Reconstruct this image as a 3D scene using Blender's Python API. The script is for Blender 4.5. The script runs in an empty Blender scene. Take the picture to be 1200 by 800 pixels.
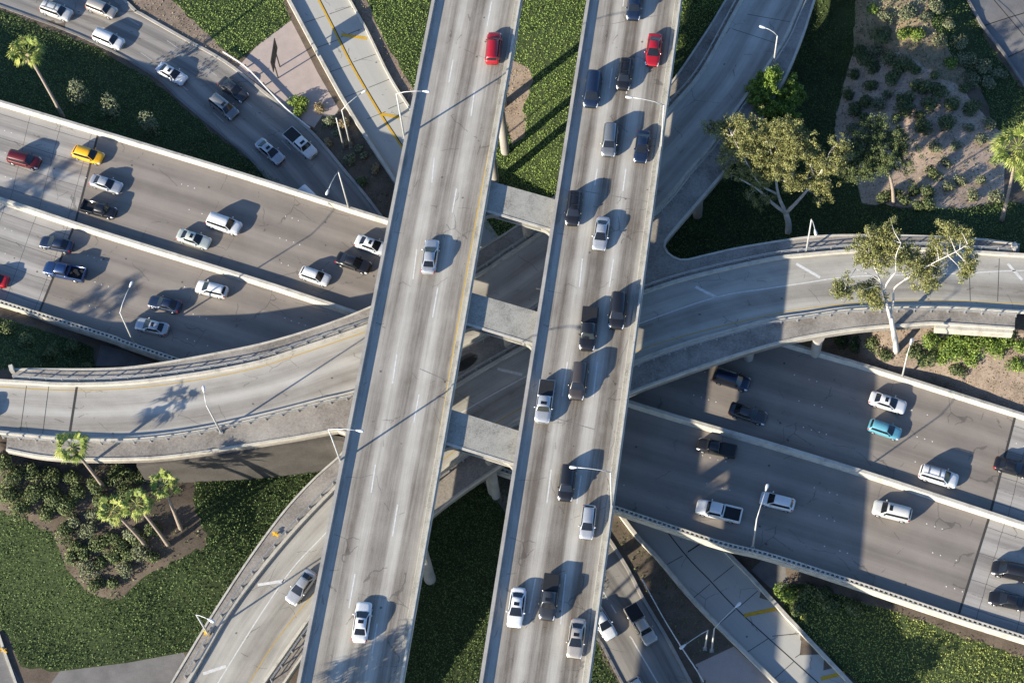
import bpy, bmesh, math, random
import numpy as np
from mathutils import Vector, Matrix
from mathutils.geometry import delaunay_2d_cdt
random.seed(7); np.random.seed(7)
S = bpy.context.scene
COL = S.collection
# ---------------------------------------------------------------- camera
F, HC = 2413.0, 252.0
VP = (745.0, 1500.0)
Z1, Z2, Z3 = 6.2, 12.6, 20.8
_d = np.array([VP[0]-600, -(VP[1]-400), -F]); UP = -_d/np.linalg.norm(_d)
_x = np.array([1.0, 0, 0])-UP*UP[0]; _x /= np.linalg.norm(_x); _y = np.cross(UP, _x)
RM = np.array([_x, _y, UP])
cam = bpy.data.cameras.new('camera'); camo = bpy.data.objects.new('camera', cam); COL.objects.link(camo)
camo.matrix_world = Matrix([list(RM[0])+[0], list(RM[1])+[0], list(RM[2])+[HC], [0, 0, 0, 1]])
cam.sensor_width = 36; cam.lens = F/1200*36; cam.clip_start = 1; cam.clip_end = 3000
S.camera = camo
# ---------------------------------------------------------------- light
EL, AZ = math.radians(20.0), math.radians(35.0)       # light travels towards azimuth AZ
SD = Vector((math.cos(AZ)*math.cos(EL), math.sin(AZ)*math.cos(EL), -math.sin(EL)))
W = bpy.data.worlds.new("World"); S.world = W; W.use_nodes = True
wn = W.node_tree; bg = wn.nodes['Background']
sky = wn.nodes.new('ShaderNodeTexSky'); sky.sky_type = 'NISHITA'; sky.sun_disc = False
sky.sun_elevation = EL
sky.sun_rotation = math.radians(90)-(AZ+math.pi)
sky.air_density = 1.0; sky.dust_density = 0.6; sky.ozone_density = 1.6
tint = wn.nodes.new('ShaderNodeMix'); tint.data_type = 'RGBA'; tint.blend_type = 'MULTIPLY'; tint.inputs[0].default_value = 1; tint.inputs[7].default_value = (.80, .99, 1.26, 1)
wn.links.new(sky.outputs[0], tint.inputs[6]); wn.links.new(tint.outputs[2], bg.inputs[0]); bg.inputs[1].default_value = 0.09
sl = bpy.data.lights.new('sun', 'SUN'); sl.energy = 5.0; sl.angle = math.radians(0.5); sl.color = (1.0, 0.905, 0.745)
so = bpy.data.objects.new('sun', sl); COL.objects.link(so); so.rotation_euler = SD.to_track_quat('-Z', 'Y').to_euler()
S.view_settings.view_transform = 'Standard'; S.view_settings.look = 'None'
S.view_settings.exposure = 1.12; S.view_settings.gamma = 1
# ---------------------------------------------------------------- helpers
def at(p, z):
    v = RM @ np.array([p[0]-600, -(p[1]-400), -F]); t = (z-HC)/v[2]
    return Vector((v[0]*t, v[1]*t, z))
def ats(ps, z): return [at(p, z) for p in ps]
def tag(o, label=None, cat=None, group=None, kind=None):
    if label: o['label'] = label
    if cat: o['category'] = cat
    if group: o['group'] = group
    if kind: o['kind'] = kind
    return o
def empty(name, loc, label, cat, group=None, rz=0):
    o = bpy.data.objects.new(name, None); COL.objects.link(o); o.location = loc; o.rotation_euler = (0, 0, rz)
    o.empty_display_size = .3
    return tag(o, label, cat, group)
def link(name, me, mat=None, parent=None):
    o = bpy.data.objects.new(name, me); COL.objects.link(o)
    if mat is not None and not me.materials: me.materials.append(mat)
    if parent is not None:
        o.parent = parent
        bpy.context.view_layer.update() if False else None
    return o
def mesh(name, V, Fc, smooth=False, uv=None):
    me = bpy.data.meshes.new(name); me.from_pydata([tuple(v) for v in V], [], Fc)
    if uv is not None:
        l = me.uv_layers.new(name='UVMap')
        for lp in me.loops: l.data[lp.index].uv = uv[lp.vertex_index]
    if smooth: me.polygons.foreach_set('use_smooth', [True]*len(me.polygons))
    me.update(); return me
def bmesh_obj(name, bm, mat, parent=None, smooth=False):
    me = bpy.data.meshes.new(name); bmesh.ops.recalc_face_normals(bm, faces=bm.faces[:]); bm.to_mesh(me); bm.free()
    if smooth: me.polygons.foreach_set('use_smooth', [True]*len(me.polygons))
    return link(name, me, mat, parent)
def box(bm, c, d, rz=0.0, mat=None):
    m = Matrix.Translation(c) @ Matrix.Rotation(rz, 4, 'Z') @ Matrix.Diagonal((d[0], d[1], d[2], 1))
    bmesh.ops.create_cube(bm, size=1, matrix=m)
def tube(bm, pts, rs, n=8, cap=True):
    rings = []
    for i, p in enumerate(pts):
        p = Vector(p)
        a = Vector(pts[max(i-1, 0)]); b = Vector(pts[min(i+1, len(pts)-1)])
        t = (b-a).normalized(); q = t.to_track_quat('Z', 'Y')
        r = rs[i] if hasattr(rs, '__len__') else rs
        rings.append([bm.verts.new(p+q @ Vector((math.cos(k*2*math.pi/n)*r, math.sin(k*2*math.pi/n)*r, 0))) for k in range(n)])
    for a, b in zip(rings, rings[1:]):
        for k in range(n): bm.faces.new((a[k], a[(k+1) % n], b[(k+1) % n], b[k]))
    if cap:
        bm.faces.new(rings[0][::-1]); bm.faces.new(rings[-1])
def plen(P): return [0]+list(np.cumsum([(b-a).length for a, b in zip(P, P[1:])]))
def smooth_poly(P, n=60):
    """Catmull-Rom resample to n+1 evenly spaced points."""
    if len(P) == 2: return [P[0].lerp(P[1], i/n) for i in range(n+1)]
    Q = []
    for i in range(len(P)-1):
        p0 = P[i-1] if i else P[0]*2-P[1]; p1, p2 = P[i], P[i+1]; p3 = P[i+2] if i+2 < len(P) else P[-1]*2-P[-2]
        for k in range(12):
            t = k/12; Q.append(.5*((2*p1)+(p2-p0)*t+(2*p0-5*p1+4*p2-p3)*t*t+(3*p1-p0-3*p2+p3)*t*t*t))
    Q.append(P[-1])
    return resample(Q, n)
def resample(Q, n):
    L = plen(Q); out = []
    j = 0
    for i in range(n+1):
        s = L[-1]*i/n
        while j < len(Q)-2 and L[j+1] < s: j += 1
        d = L[j+1]-L[j]; out.append(Q[j].lerp(Q[j+1], 0 if d == 0 else min(1, (s-L[j])/d)))
    return out
def ext(P, a=0, b=0):
    P = list(P)
    if a: P = [P[0]+(P[0]-P[1]).normalized()*a]+P
    if b: P = P+[P[-1]+(P[-1]-P[-2]).normalized()*b]
    return P
def tangents(P):
    return [((P[min(i+1, len(P)-1)]-P[max(i-1, 0)]).xy.normalized()) for i in range(len(P))]
def sweep_mesh(name, P, prof, closed=True):
    """prof: (offset to the right, dz) list; makes a capped swept solid."""
    T = tangents(P); n = len(prof); V = []; Fc = []
    for p, t in zip(P, T):
        r = Vector((t.y, -t.x))
        for (o, z) in prof: V.append((p.x+r.x*o, p.y+r.y*o, p.z+z))
    for i in range(len(P)-1):
        for k in range(n if closed else n-1):
            a = i*n+k; b = i*n+(k+1) % n; Fc.append((a, b, b+n, a+n))
    if closed:
        Fc.append(tuple(range(n))[::-1]); Fc.append(tuple(range((len(P)-1)*n, len(P)*n)))
    return mesh(name, V, Fc)
def sweep(name, P, prof, mat, parent=None, closed=True):
    me = sweep_mesh(name, P, prof, closed)
    bm = bmesh.new(); bm.from_mesh(me); bmesh.ops.recalc_face_normals(bm, faces=bm.faces[:]); bm.to_mesh(me); bm.free()
    return link(name, me, mat, parent)
def ribbon(name, Lp, Rp, mat, parent=None, n=80, dz=0.0, across=6):
    L = resample(Lp, n) if len(Lp) != n+1 else Lp; R = resample(Rp, n) if len(Rp) != n+1 else Rp
    C = [(a+b)/2 for a, b in zip(L, R)]; U = plen(C); V = []; uv = []; Fc = []
    for i in range(n+1):
        w = (R[i]-L[i]).length
        for k in range(across+1):
            p = L[i].lerp(R[i], k/across); V.append((p.x, p.y, p.z+dz)); uv.append((U[i], w*k/across))
    m = across+1
    for i in range(n):
        for k in range(across): a = i*m+k; Fc.append((a, a+m, a+m+1, a+1))
    me = mesh(name, V, Fc, uv=uv)
    if sum(p.normal.z for p in me.polygons) < 0: me.flip_normals()
    return link(name, me, mat, parent)
def strip(name, P, w, mat, parent=None, dz=0.008, n=None):
    if n: P = smooth_poly(P, n)
    T = tangents(P); V = []; Fc = []
    for p, t in zip(P, T):
        r = Vector((t.y, -t.x, 0))*w/2; V += [p-r+Vector((0, 0, dz)), p+r+Vector((0, 0, dz))]
    for i in range(len(P)-1): Fc.append((2*i, 2*i+1, 2*i+3, 2*i+2))
    me = mesh(name, V, Fc)
    if me.polygons[0].normal.z < 0: me.flip_normals()
    return link(name, me, mat, parent)
def strips(name, segs, w, mat, parent=None, dz=0.008):
    V = []; Fc = []
    for a, b in segs:
        t = (b-a).xy.normalized(); r = Vector((t.y, -t.x, 0))*w/2; k = len(V); z = Vector((0, 0, dz))
        V += [a-r+z, a+r+z, b+r+z, b-r+z]; Fc.append((k, k+1, k+2, k+3))
    me = mesh(name, V, Fc)
    if me.polygons[0].normal.z < 0: me.flip_normals()
    return link(name, me, mat, parent)
# ---------------------------------------------------------------- materials
class N:
    def __init__(s, name):
        s.m = bpy.data.materials.new(name); s.m.use_nodes = True; s.t = s.m.node_tree; s.b = s.t.nodes['Principled BSDF']
    def n(s, ty, **k):
        x = s.t.nodes.new(ty)
        for a, b in k.items():
            if a.startswith('i_'): x.inputs[a[2:].replace('_', ' ')].default_value = b
            else: setattr(x, a, b)
        return x
    def l(s, a, b): s.t.links.new(a, b)
    def math(s, op, a, b=0.0, c=0.0, clamp=False):
        x = s.t.nodes.new('ShaderNodeMath'); x.operation = op; x.use_clamp = clamp
        for i, v in enumerate((a, b, c)):
            if hasattr(v, 'links') or hasattr(v, 'is_linked'): s.l(v, x.inputs[i])
            else: x.inputs[i].default_value = v
        return x.outputs[0]
    def noise(s, vec, scale, detail=4, rough=.6):
        x = s.n('ShaderNodeTexNoise'); x.inputs['Scale'].default_value = scale; x.inputs['Detail'].default_value = detail; x.inputs['Roughness'].default_value = rough
        if vec is not None: s.l(vec, x.inputs['Vector'])
        return x.outputs['Fac']
    def ramp(s, fac, stops):
        x = s.n('ShaderNodeValToRGB'); e = x.color_ramp.elements
        e[0].position, e[0].color = stops[0][0], (*stops[0][1], 1); e[1].position, e[1].color = stops[-1][0], (*stops[-1][1], 1)
        for p, c in stops[1:-1]: q = e.new(p); q.color = (*c, 1)
        s.l(fac, x.inputs[0]); return x.outputs[0]
    def mix(s, fac, a, b, mode='MIX'):
        x = s.n('ShaderNodeMix', data_type='RGBA', blend_type=mode)
        for v, i in ((fac, 0), (a, 6), (b, 7)):
            if hasattr(v, 'is_linked'): s.l(v, x.inputs[i])
            elif i == 0: x.inputs[0].default_value = v
            else: x.inputs[i].default_value = (*v, 1)
        return x.outputs[2]
    def obj(s): return s.n('ShaderNodeTexCoord').outputs['Object']
    def geo(s): return s.n('ShaderNodeNewGeometry').outputs['Position']
    def fin(s, col, rough=.85, bump=None, bs=.2, bd=.02):
        if hasattr(col, 'is_linked'): s.l(col, s.b.inputs['Base Color'])
        else: s.b.inputs['Base Color'].default_value = (*col, 1)
        s.b.inputs['Roughness'].default_value = rough
        s.b.inputs['Specular IOR Level'].default_value = .3
        if bump is not None:
            x = s.n('ShaderNodeBump'); x.inputs['Strength'].default_value = bs; x.inputs['Distance'].default_value = bd
            s.l(bump, x.inputs['Height']); s.l(x.outputs[0], s.b.inputs['Normal'])
        return s.m
def mat_noise(name, a, b, scale=.6, rough=.9, fine=12, amt=.35, c=None, bs=.3):
    g = N(name); p = g.geo(); n1 = g.noise(p, scale, 5, .65); n2 = g.noise(p, fine, 3, .7)
    f = g.math('ADD', g.math('MULTIPLY', n1, 1-amt), g.math('MULTIPLY', n2, amt))
    st = [(.35, a), (.65, b)] if c is None else [(.33, a), (.5, b), (.68, c)]
    return g.fin(g.ramp(f, st), rough, n2, bs, .03)
def plain(name, col, rough=.6, metal=0.0):
    g = N(name); p = g.geo(); n1 = g.noise(p, 3, 3)
    m = g.fin(g.ramp(n1, [(.3, tuple(x*.82 for x in col)), (.7, tuple(min(1, x*1.12) for x in col))]), rough)
    g.b.inputs['Metallic'].default_value = metal; return m
def road_mat(name, light, dark, lw=3.5, v0=0.0, amt=.75, fine=.35, joint=0, jw=.08, blot=.35, patch=None, tint=None):
    g = N(name); uv = g.n('ShaderNodeTexCoord').outputs['UV']; sp = g.n('ShaderNodeSeparateXYZ'); g.l(uv, sp.inputs[0])
    u, v = sp.outputs[0], sp.outputs[1]
    def comb(su, sv, off=0):
        c = g.n('ShaderNodeCombineXYZ'); g.l(g.math('MULTIPLY', u, su), c.inputs[0]); g.l(g.math('MULTIPLY', v, sv), c.inputs[1]); c.inputs[2].default_value = off; return c.outputs[0]
    wob = g.math('MULTIPLY', g.math('SUBTRACT', g.noise(comb(.03, .1, 9), 1, 2), .5), .6)
    ph = g.math('MULTIPLY', g.math('ADD', g.math('SUBTRACT', v, v0), wob), 2*math.pi/lw)
    lane = g.math('MULTIPLY_ADD', g.math('COSINE', ph), -.5, .5)           # 0 on the painted line, 1 mid lane
    lane2 = g.math('MULTIPLY_ADD', g.math('COSINE', g.math('MULTIPLY', ph, 2)), .5, .5)
    pertrack = g.noise(comb(.006, .3, 3), 1, 2, .5)
    st = g.noise(comb(.035, 2.1, 1), 1, 6, .72)                          # streaks along travel
    st2 = g.noise(comb(.25, 4.2, 4), 1, 4, .7)
    bl = g.noise(comb(.16, .2, 2), 1, 6, .65)
    grit = g.noise(comb(9, 9, 5), 1, 3, .7)
    f = g.math('MULTIPLY', lane, g.math('MULTIPLY_ADD', pertrack, 1.0, .25))
    f = g.math('MULTIPLY_ADD', g.math('MULTIPLY', lane2, lane), -.22, f)
    edge = g.math('MULTIPLY', g.math('SUBTRACT', v, 1.2), .45, clamp=True)
    f = g.math('MULTIPLY', g.math('MULTIPLY', f, amt*1.25), g.math('MULTIPLY_ADD', edge, .7, .3))
    f = g.math('MULTIPLY_ADD', g.math('SUBTRACT', st, .5), 3.0*fine, f)
    f = g.math('MULTIPLY_ADD', g.math('SUBTRACT', st2, .5), 1.1*fine, f)
    f = g.math('MULTIPLY_ADD', g.math('SUBTRACT', bl, .5), 2.3*blot, f)
    f = g.math('MULTIPLY_ADD', g.math('SUBTRACT', grit, .5), .6, f)
    f = g.math('ADD', f, .20, clamp=True)
    mid = tuple((a*.5+b*.5) for a, b in zip(light, dark))
    col = g.ramp(f, [(.0, light), (.5, mid), (1.0, dark)])
    sw = g.noise(comb(.5, .5, 7), 1, 5, .75)                              # small dark stains
    col = g.mix(g.math('MULTIPLY', g.math('GREATER_THAN', sw, .70), .35), col, tuple(x*.45 for x in dark))
    vo = g.n('ShaderNodeTexVoronoi', feature='DISTANCE_TO_EDGE'); vo.inputs['Scale'].default_value = .16
    g.l(g.n('ShaderNodeVectorMath', operation='ADD').outputs[0], vo.inputs['Vector'])
    va_ = [x for x in g.t.nodes if x.bl_idname == 'ShaderNodeVectorMath'][-1]; nz = g.n('ShaderNodeTexNoise'); nz.inputs['Scale'].default_value = .5; nz.inputs['Detail'].default_value = 5
    g.l(uv, nz.inputs['Vector']); g.l(uv, va_.inputs[0]); g.l(nz.outputs['Color'], va_.inputs[1])
    crk = g.math('MULTIPLY', g.math('LESS_THAN', vo.outputs['Distance'], .006), g.math('MULTIPLY', g.math('GREATER_THAN', bl, .52), .45))
    col = g.mix(crk, col, (.05, .046, .042))
    spots = g.n('ShaderNodeTexVoronoi'); spots.inputs['Scale'].default_value = .33; g.l(uv, spots.inputs['Vector'])
    col = g.mix(g.math('MULTIPLY', g.math('LESS_THAN', spots.outputs['Distance'], .055), .7), col, (.05, .046, .042))
    if joint:
        jj = g.math('ABSOLUTE', g.math('SUBTRACT', g.math('FRACT', g.math('DIVIDE', g.math('ADD', u, g.math('MULTIPLY', g.noise(comb(.3, .8, 6), 1, 2), .25)), joint)), .5))
        jm = g.math('MULTIPLY', g.math('LESS_THAN', jj, jw/joint/2), .75)
        col = g.mix(jm, col, (.03, .028, .028))
        kk = g.math('ABSOLUTE', g.math('SUBTRACT', g.math('FRACT', g.math('DIVIDE', g.math('ADD', v, g.math('MULTIPLY', g.noise(comb(.4, .3, 8), 1, 2), .3)), 3.6)), .5))
        col = g.mix(g.math('MULTIPLY', g.math('LESS_THAN', kk, .011), .7), col, (.03, .028, .028))
    return g.fin(col, .82, grit, .15, .01)
CONC = (.40, .375, .335)
M = {}
M['conc'] = mat_noise('concrete', (.25, .235, .21), (.40, .375, .335), .35, .9, 6, .35)
M['conc_light'] = mat_noise('concrete_light', (.25, .235, .20), (.46, .43, .365), .9, .85, 9, .45, c=(.54, .505, .43))
M['conc_old'] = mat_noise('concrete_stained', (.12, .105, .09), (.25, .225, .195), .22, .95, 4, .4, c=(.37, .34, .29))
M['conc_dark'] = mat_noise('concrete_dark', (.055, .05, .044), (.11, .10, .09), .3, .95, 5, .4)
M['conc_cap'] = mat_noise('concrete_cap', (.14, .132, .115), (.29, .28, .245), .45, .9, 6, .5, c=(.37, .355, .31))
M['conc_gray'] = mat_noise('concrete_gray', (.12, .115, .11), (.21, .20, .19), .3, .9, 7, .35)
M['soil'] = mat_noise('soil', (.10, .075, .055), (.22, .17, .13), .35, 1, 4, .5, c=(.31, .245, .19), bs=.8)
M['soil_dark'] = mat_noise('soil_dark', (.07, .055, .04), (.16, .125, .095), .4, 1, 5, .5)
M['pinkpad'] = mat_noise('pink_paving', (.33, .27, .235), (.45, .37, .325), .8, .9, 9, .6)
M['gravel'] = mat_noise('gravel', (.20, .14, .10), (.42, .315, .235), .5, 1, 4, .6, c=(.52, .40, .305), bs=.8)
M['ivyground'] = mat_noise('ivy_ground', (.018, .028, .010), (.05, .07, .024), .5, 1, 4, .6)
M['dry'] = mat_noise('dry_grass', (.15, .12, .07), (.36, .27, .18), .5, 1, 5, .5)
M['steel'] = plain('galvanised_steel', (.42, .42, .41), .45, .5)
M['pole'] = plain('pole_grey', (.52, .52, .50), .5, .2)
M['lamp'] = plain('lamp_housing', (.68, .68, .66), .4)
M['white'] = plain('paint_white', (.58, .57, .54), .7); M['faded'] = plain('paint_faded', (.36, .35, .33), .8)
M['yellow'] = mat_noise('paint_yellow', (.33, .24, .10), (.52, .35, .07), 1.5, .8, 14, .6)
M['yellow_strong'] = mat_noise('paint_amber', (.40, .25, .03), (.60, .36, .03), 1.0, .8, 10, .6)
M['black'] = plain('tar', (.018, .017, .017), .8)
M['dark'] = plain('dark_metal', (.05, .045, .04), .7)
M['wood'] = plain('weathered_wood', (.13, .09, .06), .9)
M['yellowthing'] = plain('yellow_plastic', (.70, .40, .02), .5)
def leaf_mat(name, cs, rough=.6, trans=.0):
    g = N(name); a = g.n('ShaderNodeAttribute', attribute_name='shade'); p = g.geo(); n1 = g.noise(p, .35, 3)
    f = g.math('ADD', g.math('MULTIPLY', a.outputs['Fac'], .7), g.math('MULTIPLY', n1, .45))
    m = g.fin(g.ramp(f, [(.15, cs[0]), (.5, cs[1]), (.92, cs[2])]), rough)
    if trans: g.b.inputs['Subsurface Weight'].default_value = 0
    return m
M['ivy'] = leaf_mat('ivy_leaves', [(.026, .045, .013), (.058, .098, .026), (.125, .18, .05)])
M['ivy_bright'] = leaf_mat('lawn_leaves', [(.09, .14, .03), (.165, .25, .055), (.27, .36, .085)])
M['ivy_yellow'] = leaf_mat('ivy_leaves_yellow', [(.06, .085, .02), (.17, .21, .045), (.33, .35, .09)])
M['shrub'] = leaf_mat('shrub_leaves', [(.03, .045, .016), (.075, .10, .035), (.16, .19, .07)])
M['shrub_grey'] = leaf_mat('shrub_leaves_grey', [(.05, .06, .035), (.12, .14, .075), (.24, .25, .13)])
M['shrub_green'] = leaf_mat('shrub_leaves_green', [(.04, .075, .012), (.11, .17, .03), (.24, .31, .05)])
M['euc'] = leaf_mat('eucalyptus_leaves', [(.05, .062, .022), (.155, .168, .055), (.36, .34, .12)])
M['tree_green'] = leaf_mat('tree_leaves', [(.03, .062, .010), (.10, .165, .024), (.24, .33, .05)])
M['palm'] = leaf_mat('palm_fronds', [(.07, .11, .02), (.19, .24, .045), (.38, .38, .10)])
M['palm_dry'] = leaf_mat('palm_dry_fronds', [(.13, .10, .05), (.24, .18, .09), (.36, .29, .15)])
M['bark'] = mat_noise('pale_bark', (.42, .38, .33), (.68, .64, .58), 1.2, .9, 6, .5)
M['bark_palm'] = mat_noise('palm_bark', (.20, .16, .12), (.38, .31, .25), 2, .95, 9, .6)
# ---------------------------------------------------------------- terrain height
AR = [(147,0),(160,12),(212,42),(262,70),(300,99),(362,150),(408,203),(452,258),(580,436),(716,632),(755,700),(785,750),(810,797)]
AL = [(0,9),(25,18),(100,47),(175,87),(212,120),(262,162),(300,196),(390,315),(520,500),(640,666),(700,750),(727,800)]
BL = [(336,0),(366,56),(406,128),(460,212),(590,406),(724,603),(770,657),(816,711),(900,795)]
BR = [(408,-4),(431,37),(457,90),(480,126),(540,215),(690,425),(800,580),(845,638),(884,679),(925,724),(985,787),(1010,813)]
ctrl = []
def cp(z, *ps):
    for p in ps: q = at(p, z); ctrl.append((q.x, q.y, z))
cp(0, *AR, *AL, *BL, *BR, (-80,-20), (80,-60), (300,-60), (240,20), (300,50), (380,-80), (500,50), (520,150), (440,20), (300,-200), (560,20))
cp(0, (480,780), (560,700), (600,600), (560,800), (640,800), (700,850), (400,850), (850,850), (1000,900), (760,800), (600,900), (800,1000))
cp(5.2, (0,126), (50,142), (-80,100), (-80,250), (0,240), (-80,380), (30,300), (60,340), (60,220)); cp(3.8, (100,300), (130,200), (120,370))
cp(1.6, (170,165), (180,300), (200,400)); cp(.6, (262,195), (300,380))
cp(2.2, (0,60), (-80,60))
cp(5.2, (1215,520), (1215,620), (1190,700), (1300,600), (1300,760), (1300,500), (1260,560)); cp(4.5, (1047,716), (1110,735), (1150,580), (1130,650)); cp(2.6, (980,690), (1080,600), (1060,520), (1090,480)); cp(2.5, (1080,790), (1100,870)); cp(4.5, (1200,790)); cp(1.2, (925,688), (1030,790))
cp(11.6, (1195,288), (1260,300), (1260,380), (1200,372), (1400,330)); cp(9.8, (1150,385), (1100,388)); cp(8.5, (1185,400)); cp(6.6, (1140,450), (1190,475), (1250,480)); cp(6.2, (1060,432)); cp(8.5, (1051,411), (1030,395)); cp(3.5, (1000,410)); cp(.5, (930,402), (900,470))
cp(10.5, (1130,262), (1180,275)); cp(9.5, (1080,250), (1180,240)); cp(8, (1010,248), (1100,215)); cp(3.5, (930,268)); cp(1.5, (860,250), (800,290), (900,230))
cp(1.5, (985,20), (960,80), (985,90)); cp(9.2, (1022,5), (1050,5), (1100,10), (1060,-60)); cp(8.6, (1035,32), (1070,35)); cp(7.0, (1060,70), (1050,55)); cp(6.3, (1070,100), (1060,140)); cp(5.0, (1030,60), (1025,110)); cp(3.6, (1000,110), (1005,150)); cp(5.5, (1010,190), (1040,190)); cp(5.5, (1140,40), (1200,100), (1150,120), (1300,60), (1250,0), (1150,-80), (1300,-80)); cp(7.5, (1190,200), (1300,200)); cp(6, (1010,0))
cp(.3, (600,140), (600,190), (620,240), (600,60)); cp(3.4, (672,110), (665,170), (690,40)); cp(3.0, (740,60), (800,20), (760,140)); cp(2.5, (820,60), (870,0)); cp(2, (930,-60), (830,-60)); cp(1.5, (700,230), (690,-80))
cp(11.6, (15,434), (-60,440), (-60,520), (8,524), (-200,480)); cp(8.5, (0,395), (50,435), (40,538)); cp(5.5, (90,385), (60,375)); cp(4, (112,430)); cp(8, (120,545)); cp(2, (170,425)); cp(5, (180,548)); cp(2.8, (280,540)); cp(1.2, (390,540)); cp(1, (240,400)); cp(9, (0,560)); cp(7.5, (50,590)); cp(5, (0,640), (-80,620)); cp(5.5, (120,600), (180,630)); cp(4.6, (200,600), (240,600)); cp(3, (240,640), (120,690)); cp(1.5, (300,610)); cp(.8, (60,720), (150,740), (200,700), (0,720)); cp(0, (0,800), (110,790), (220,775), (250,850), (100,900), (-100,820), (350,830), (310,900))
CT = np.array(ctrl)
def _fit():
    P = CT[:, :2]/50.0; d = np.linalg.norm(P[:, None]-P[None], axis=2); n = len(P)
    A = np.zeros((n+1, n+1)); A[:n, :n] = d+np.eye(n)*-0.02; A[:n, n] = 1; A[n, :n] = 1
    return np.linalg.solve(A, np.append(CT[:, 2], 0)), P
WT, CPT = _fit()
def hgt(X):
    X = np.atleast_2d(np.array(X, float))[:, :2]/50.0; out = np.empty(len(X))
    for i in range(0, len(X), 20000):
        d = np.linalg.norm(X[i:i+20000, None]-CPT[None], axis=2); out[i:i+20000] = d @ WT[:-1]+WT[-1]
    out = np.clip(out, 0, 12.2)-.35
    return np.where(out > 0, out, 0)
def g(p):
    z = 0.0
    for _ in range(14):
        q = at(p, z); z = .5*z+.5*float(hgt((q.x, q.y))[0])
    q = at(p, z); q.z = float(hgt((q.x, q.y))[0]); return q
# ground patches in order of priority (first wins)
PATCH = [
 ('pink', [(278,80),(300,55),(341,24),(352,45),(372,85),(397,128),(390,140),(378,135),(368,150),(350,140),(320,112)]),
 ('pink', [(815,778),(860,757),(905,800),(920,830),(840,830),(822,800)]),
 ('conc', [(112,428),(118,403),(150,412),(188,428)]),
 ('conc', [(60,800),(70,786),(150,776),(215,764),(222,780),(190,840),(30,840)]),
 ('conc', [(-40,720),(0,742),(12,775),(25,800),(50,850),(-40,850)]),
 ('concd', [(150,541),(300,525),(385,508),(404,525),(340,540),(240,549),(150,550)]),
 ('conc', [(898,650),(920,662),(925,690),(905,690),(880,668)]),
 ('conc', [(1128,-8),(1205,-8),(1330,-30),(1330,300),(1212,120),(1172,60)]),
 ('conc', [(1095,380),(1187,386),(1187,397),(1098,392)]),
 ('soil', [(148,-10),(190,-10),(276,72),(284,84),(270,76),(212,48),(162,15)]),
 ('soil', [(407,-6),(427,-6),(442,30),(458,62),(480,97),(490,118),(482,128),(457,88),(430,33)]),
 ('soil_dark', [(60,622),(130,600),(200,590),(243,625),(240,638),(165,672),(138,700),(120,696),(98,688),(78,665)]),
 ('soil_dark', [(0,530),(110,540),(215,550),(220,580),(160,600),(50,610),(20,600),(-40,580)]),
 ('soil', [(600,70),(620,80),(625,95),(612,130),(615,160),(600,170),(590,140)]),
 ('gravel', [(1000,62),(1030,58),(1060,68),(1095,85),(1130,105),(1165,150),(1180,158),(1175,235),(1130,243),(1060,243),(1010,238),(1004,210),(985,195),(978,150),(988,100)]),
 ('dry', [(1003,-20),(1080,-20),(1092,30),(1130,80),(1150,105),(1100,95),(1060,80),(1030,60),(1000,55)]),
 ('soil', [(925,402),(1000,388),(1095,382),(1230,392),(1230,500),(1185,482),(1057,442),(1020,430)]),
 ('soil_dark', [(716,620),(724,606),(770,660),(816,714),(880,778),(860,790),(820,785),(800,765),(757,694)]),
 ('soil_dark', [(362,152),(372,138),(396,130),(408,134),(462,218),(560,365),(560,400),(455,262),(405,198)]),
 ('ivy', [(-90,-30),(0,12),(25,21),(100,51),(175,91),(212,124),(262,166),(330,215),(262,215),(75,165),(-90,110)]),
 ('lawn', [(190,-60),(190,-5),(278,73),(300,55),(341,24),(330,-5),(310,-60)]),
 ('lawn', [(425,-60),(860,-60),(850,0),(700,210),(590,285),(560,262),(520,195),(490,116),(480,97),(458,62),(442,30),(427,-5)]),
 ('ivy', [(862,-60),(1008,-60),(1004,40),(990,92),(980,150),(985,195),(1004,212),(1012,240),(1060,245),(1130,245),(1178,236),(1205,240),(1260,255),(1260,310),(1150,294),(1000,286),(900,300),(780,320),(740,330),(700,260)]),
 ('ivy', [(1080,-60),(1122,-60),(1130,-4),(1165,60),(1215,125),(1240,170),(1172,156),(1150,108),(1112,60),(1092,30)]),
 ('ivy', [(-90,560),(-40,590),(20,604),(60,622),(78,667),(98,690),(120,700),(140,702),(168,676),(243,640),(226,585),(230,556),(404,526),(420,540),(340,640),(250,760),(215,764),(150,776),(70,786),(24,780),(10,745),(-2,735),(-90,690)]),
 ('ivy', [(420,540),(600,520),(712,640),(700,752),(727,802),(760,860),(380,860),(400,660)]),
 ('ivy_y', [(908,692),(928,684),(960,690),(1048,716),(1200,770),(1280,790),(1280,900),(1060,900),(1012,806),(936,738)]),
 ('ivy', [(-90,360),(0,372),(110,408),(112,430),(20,434),(-90,440)]),
]
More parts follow.
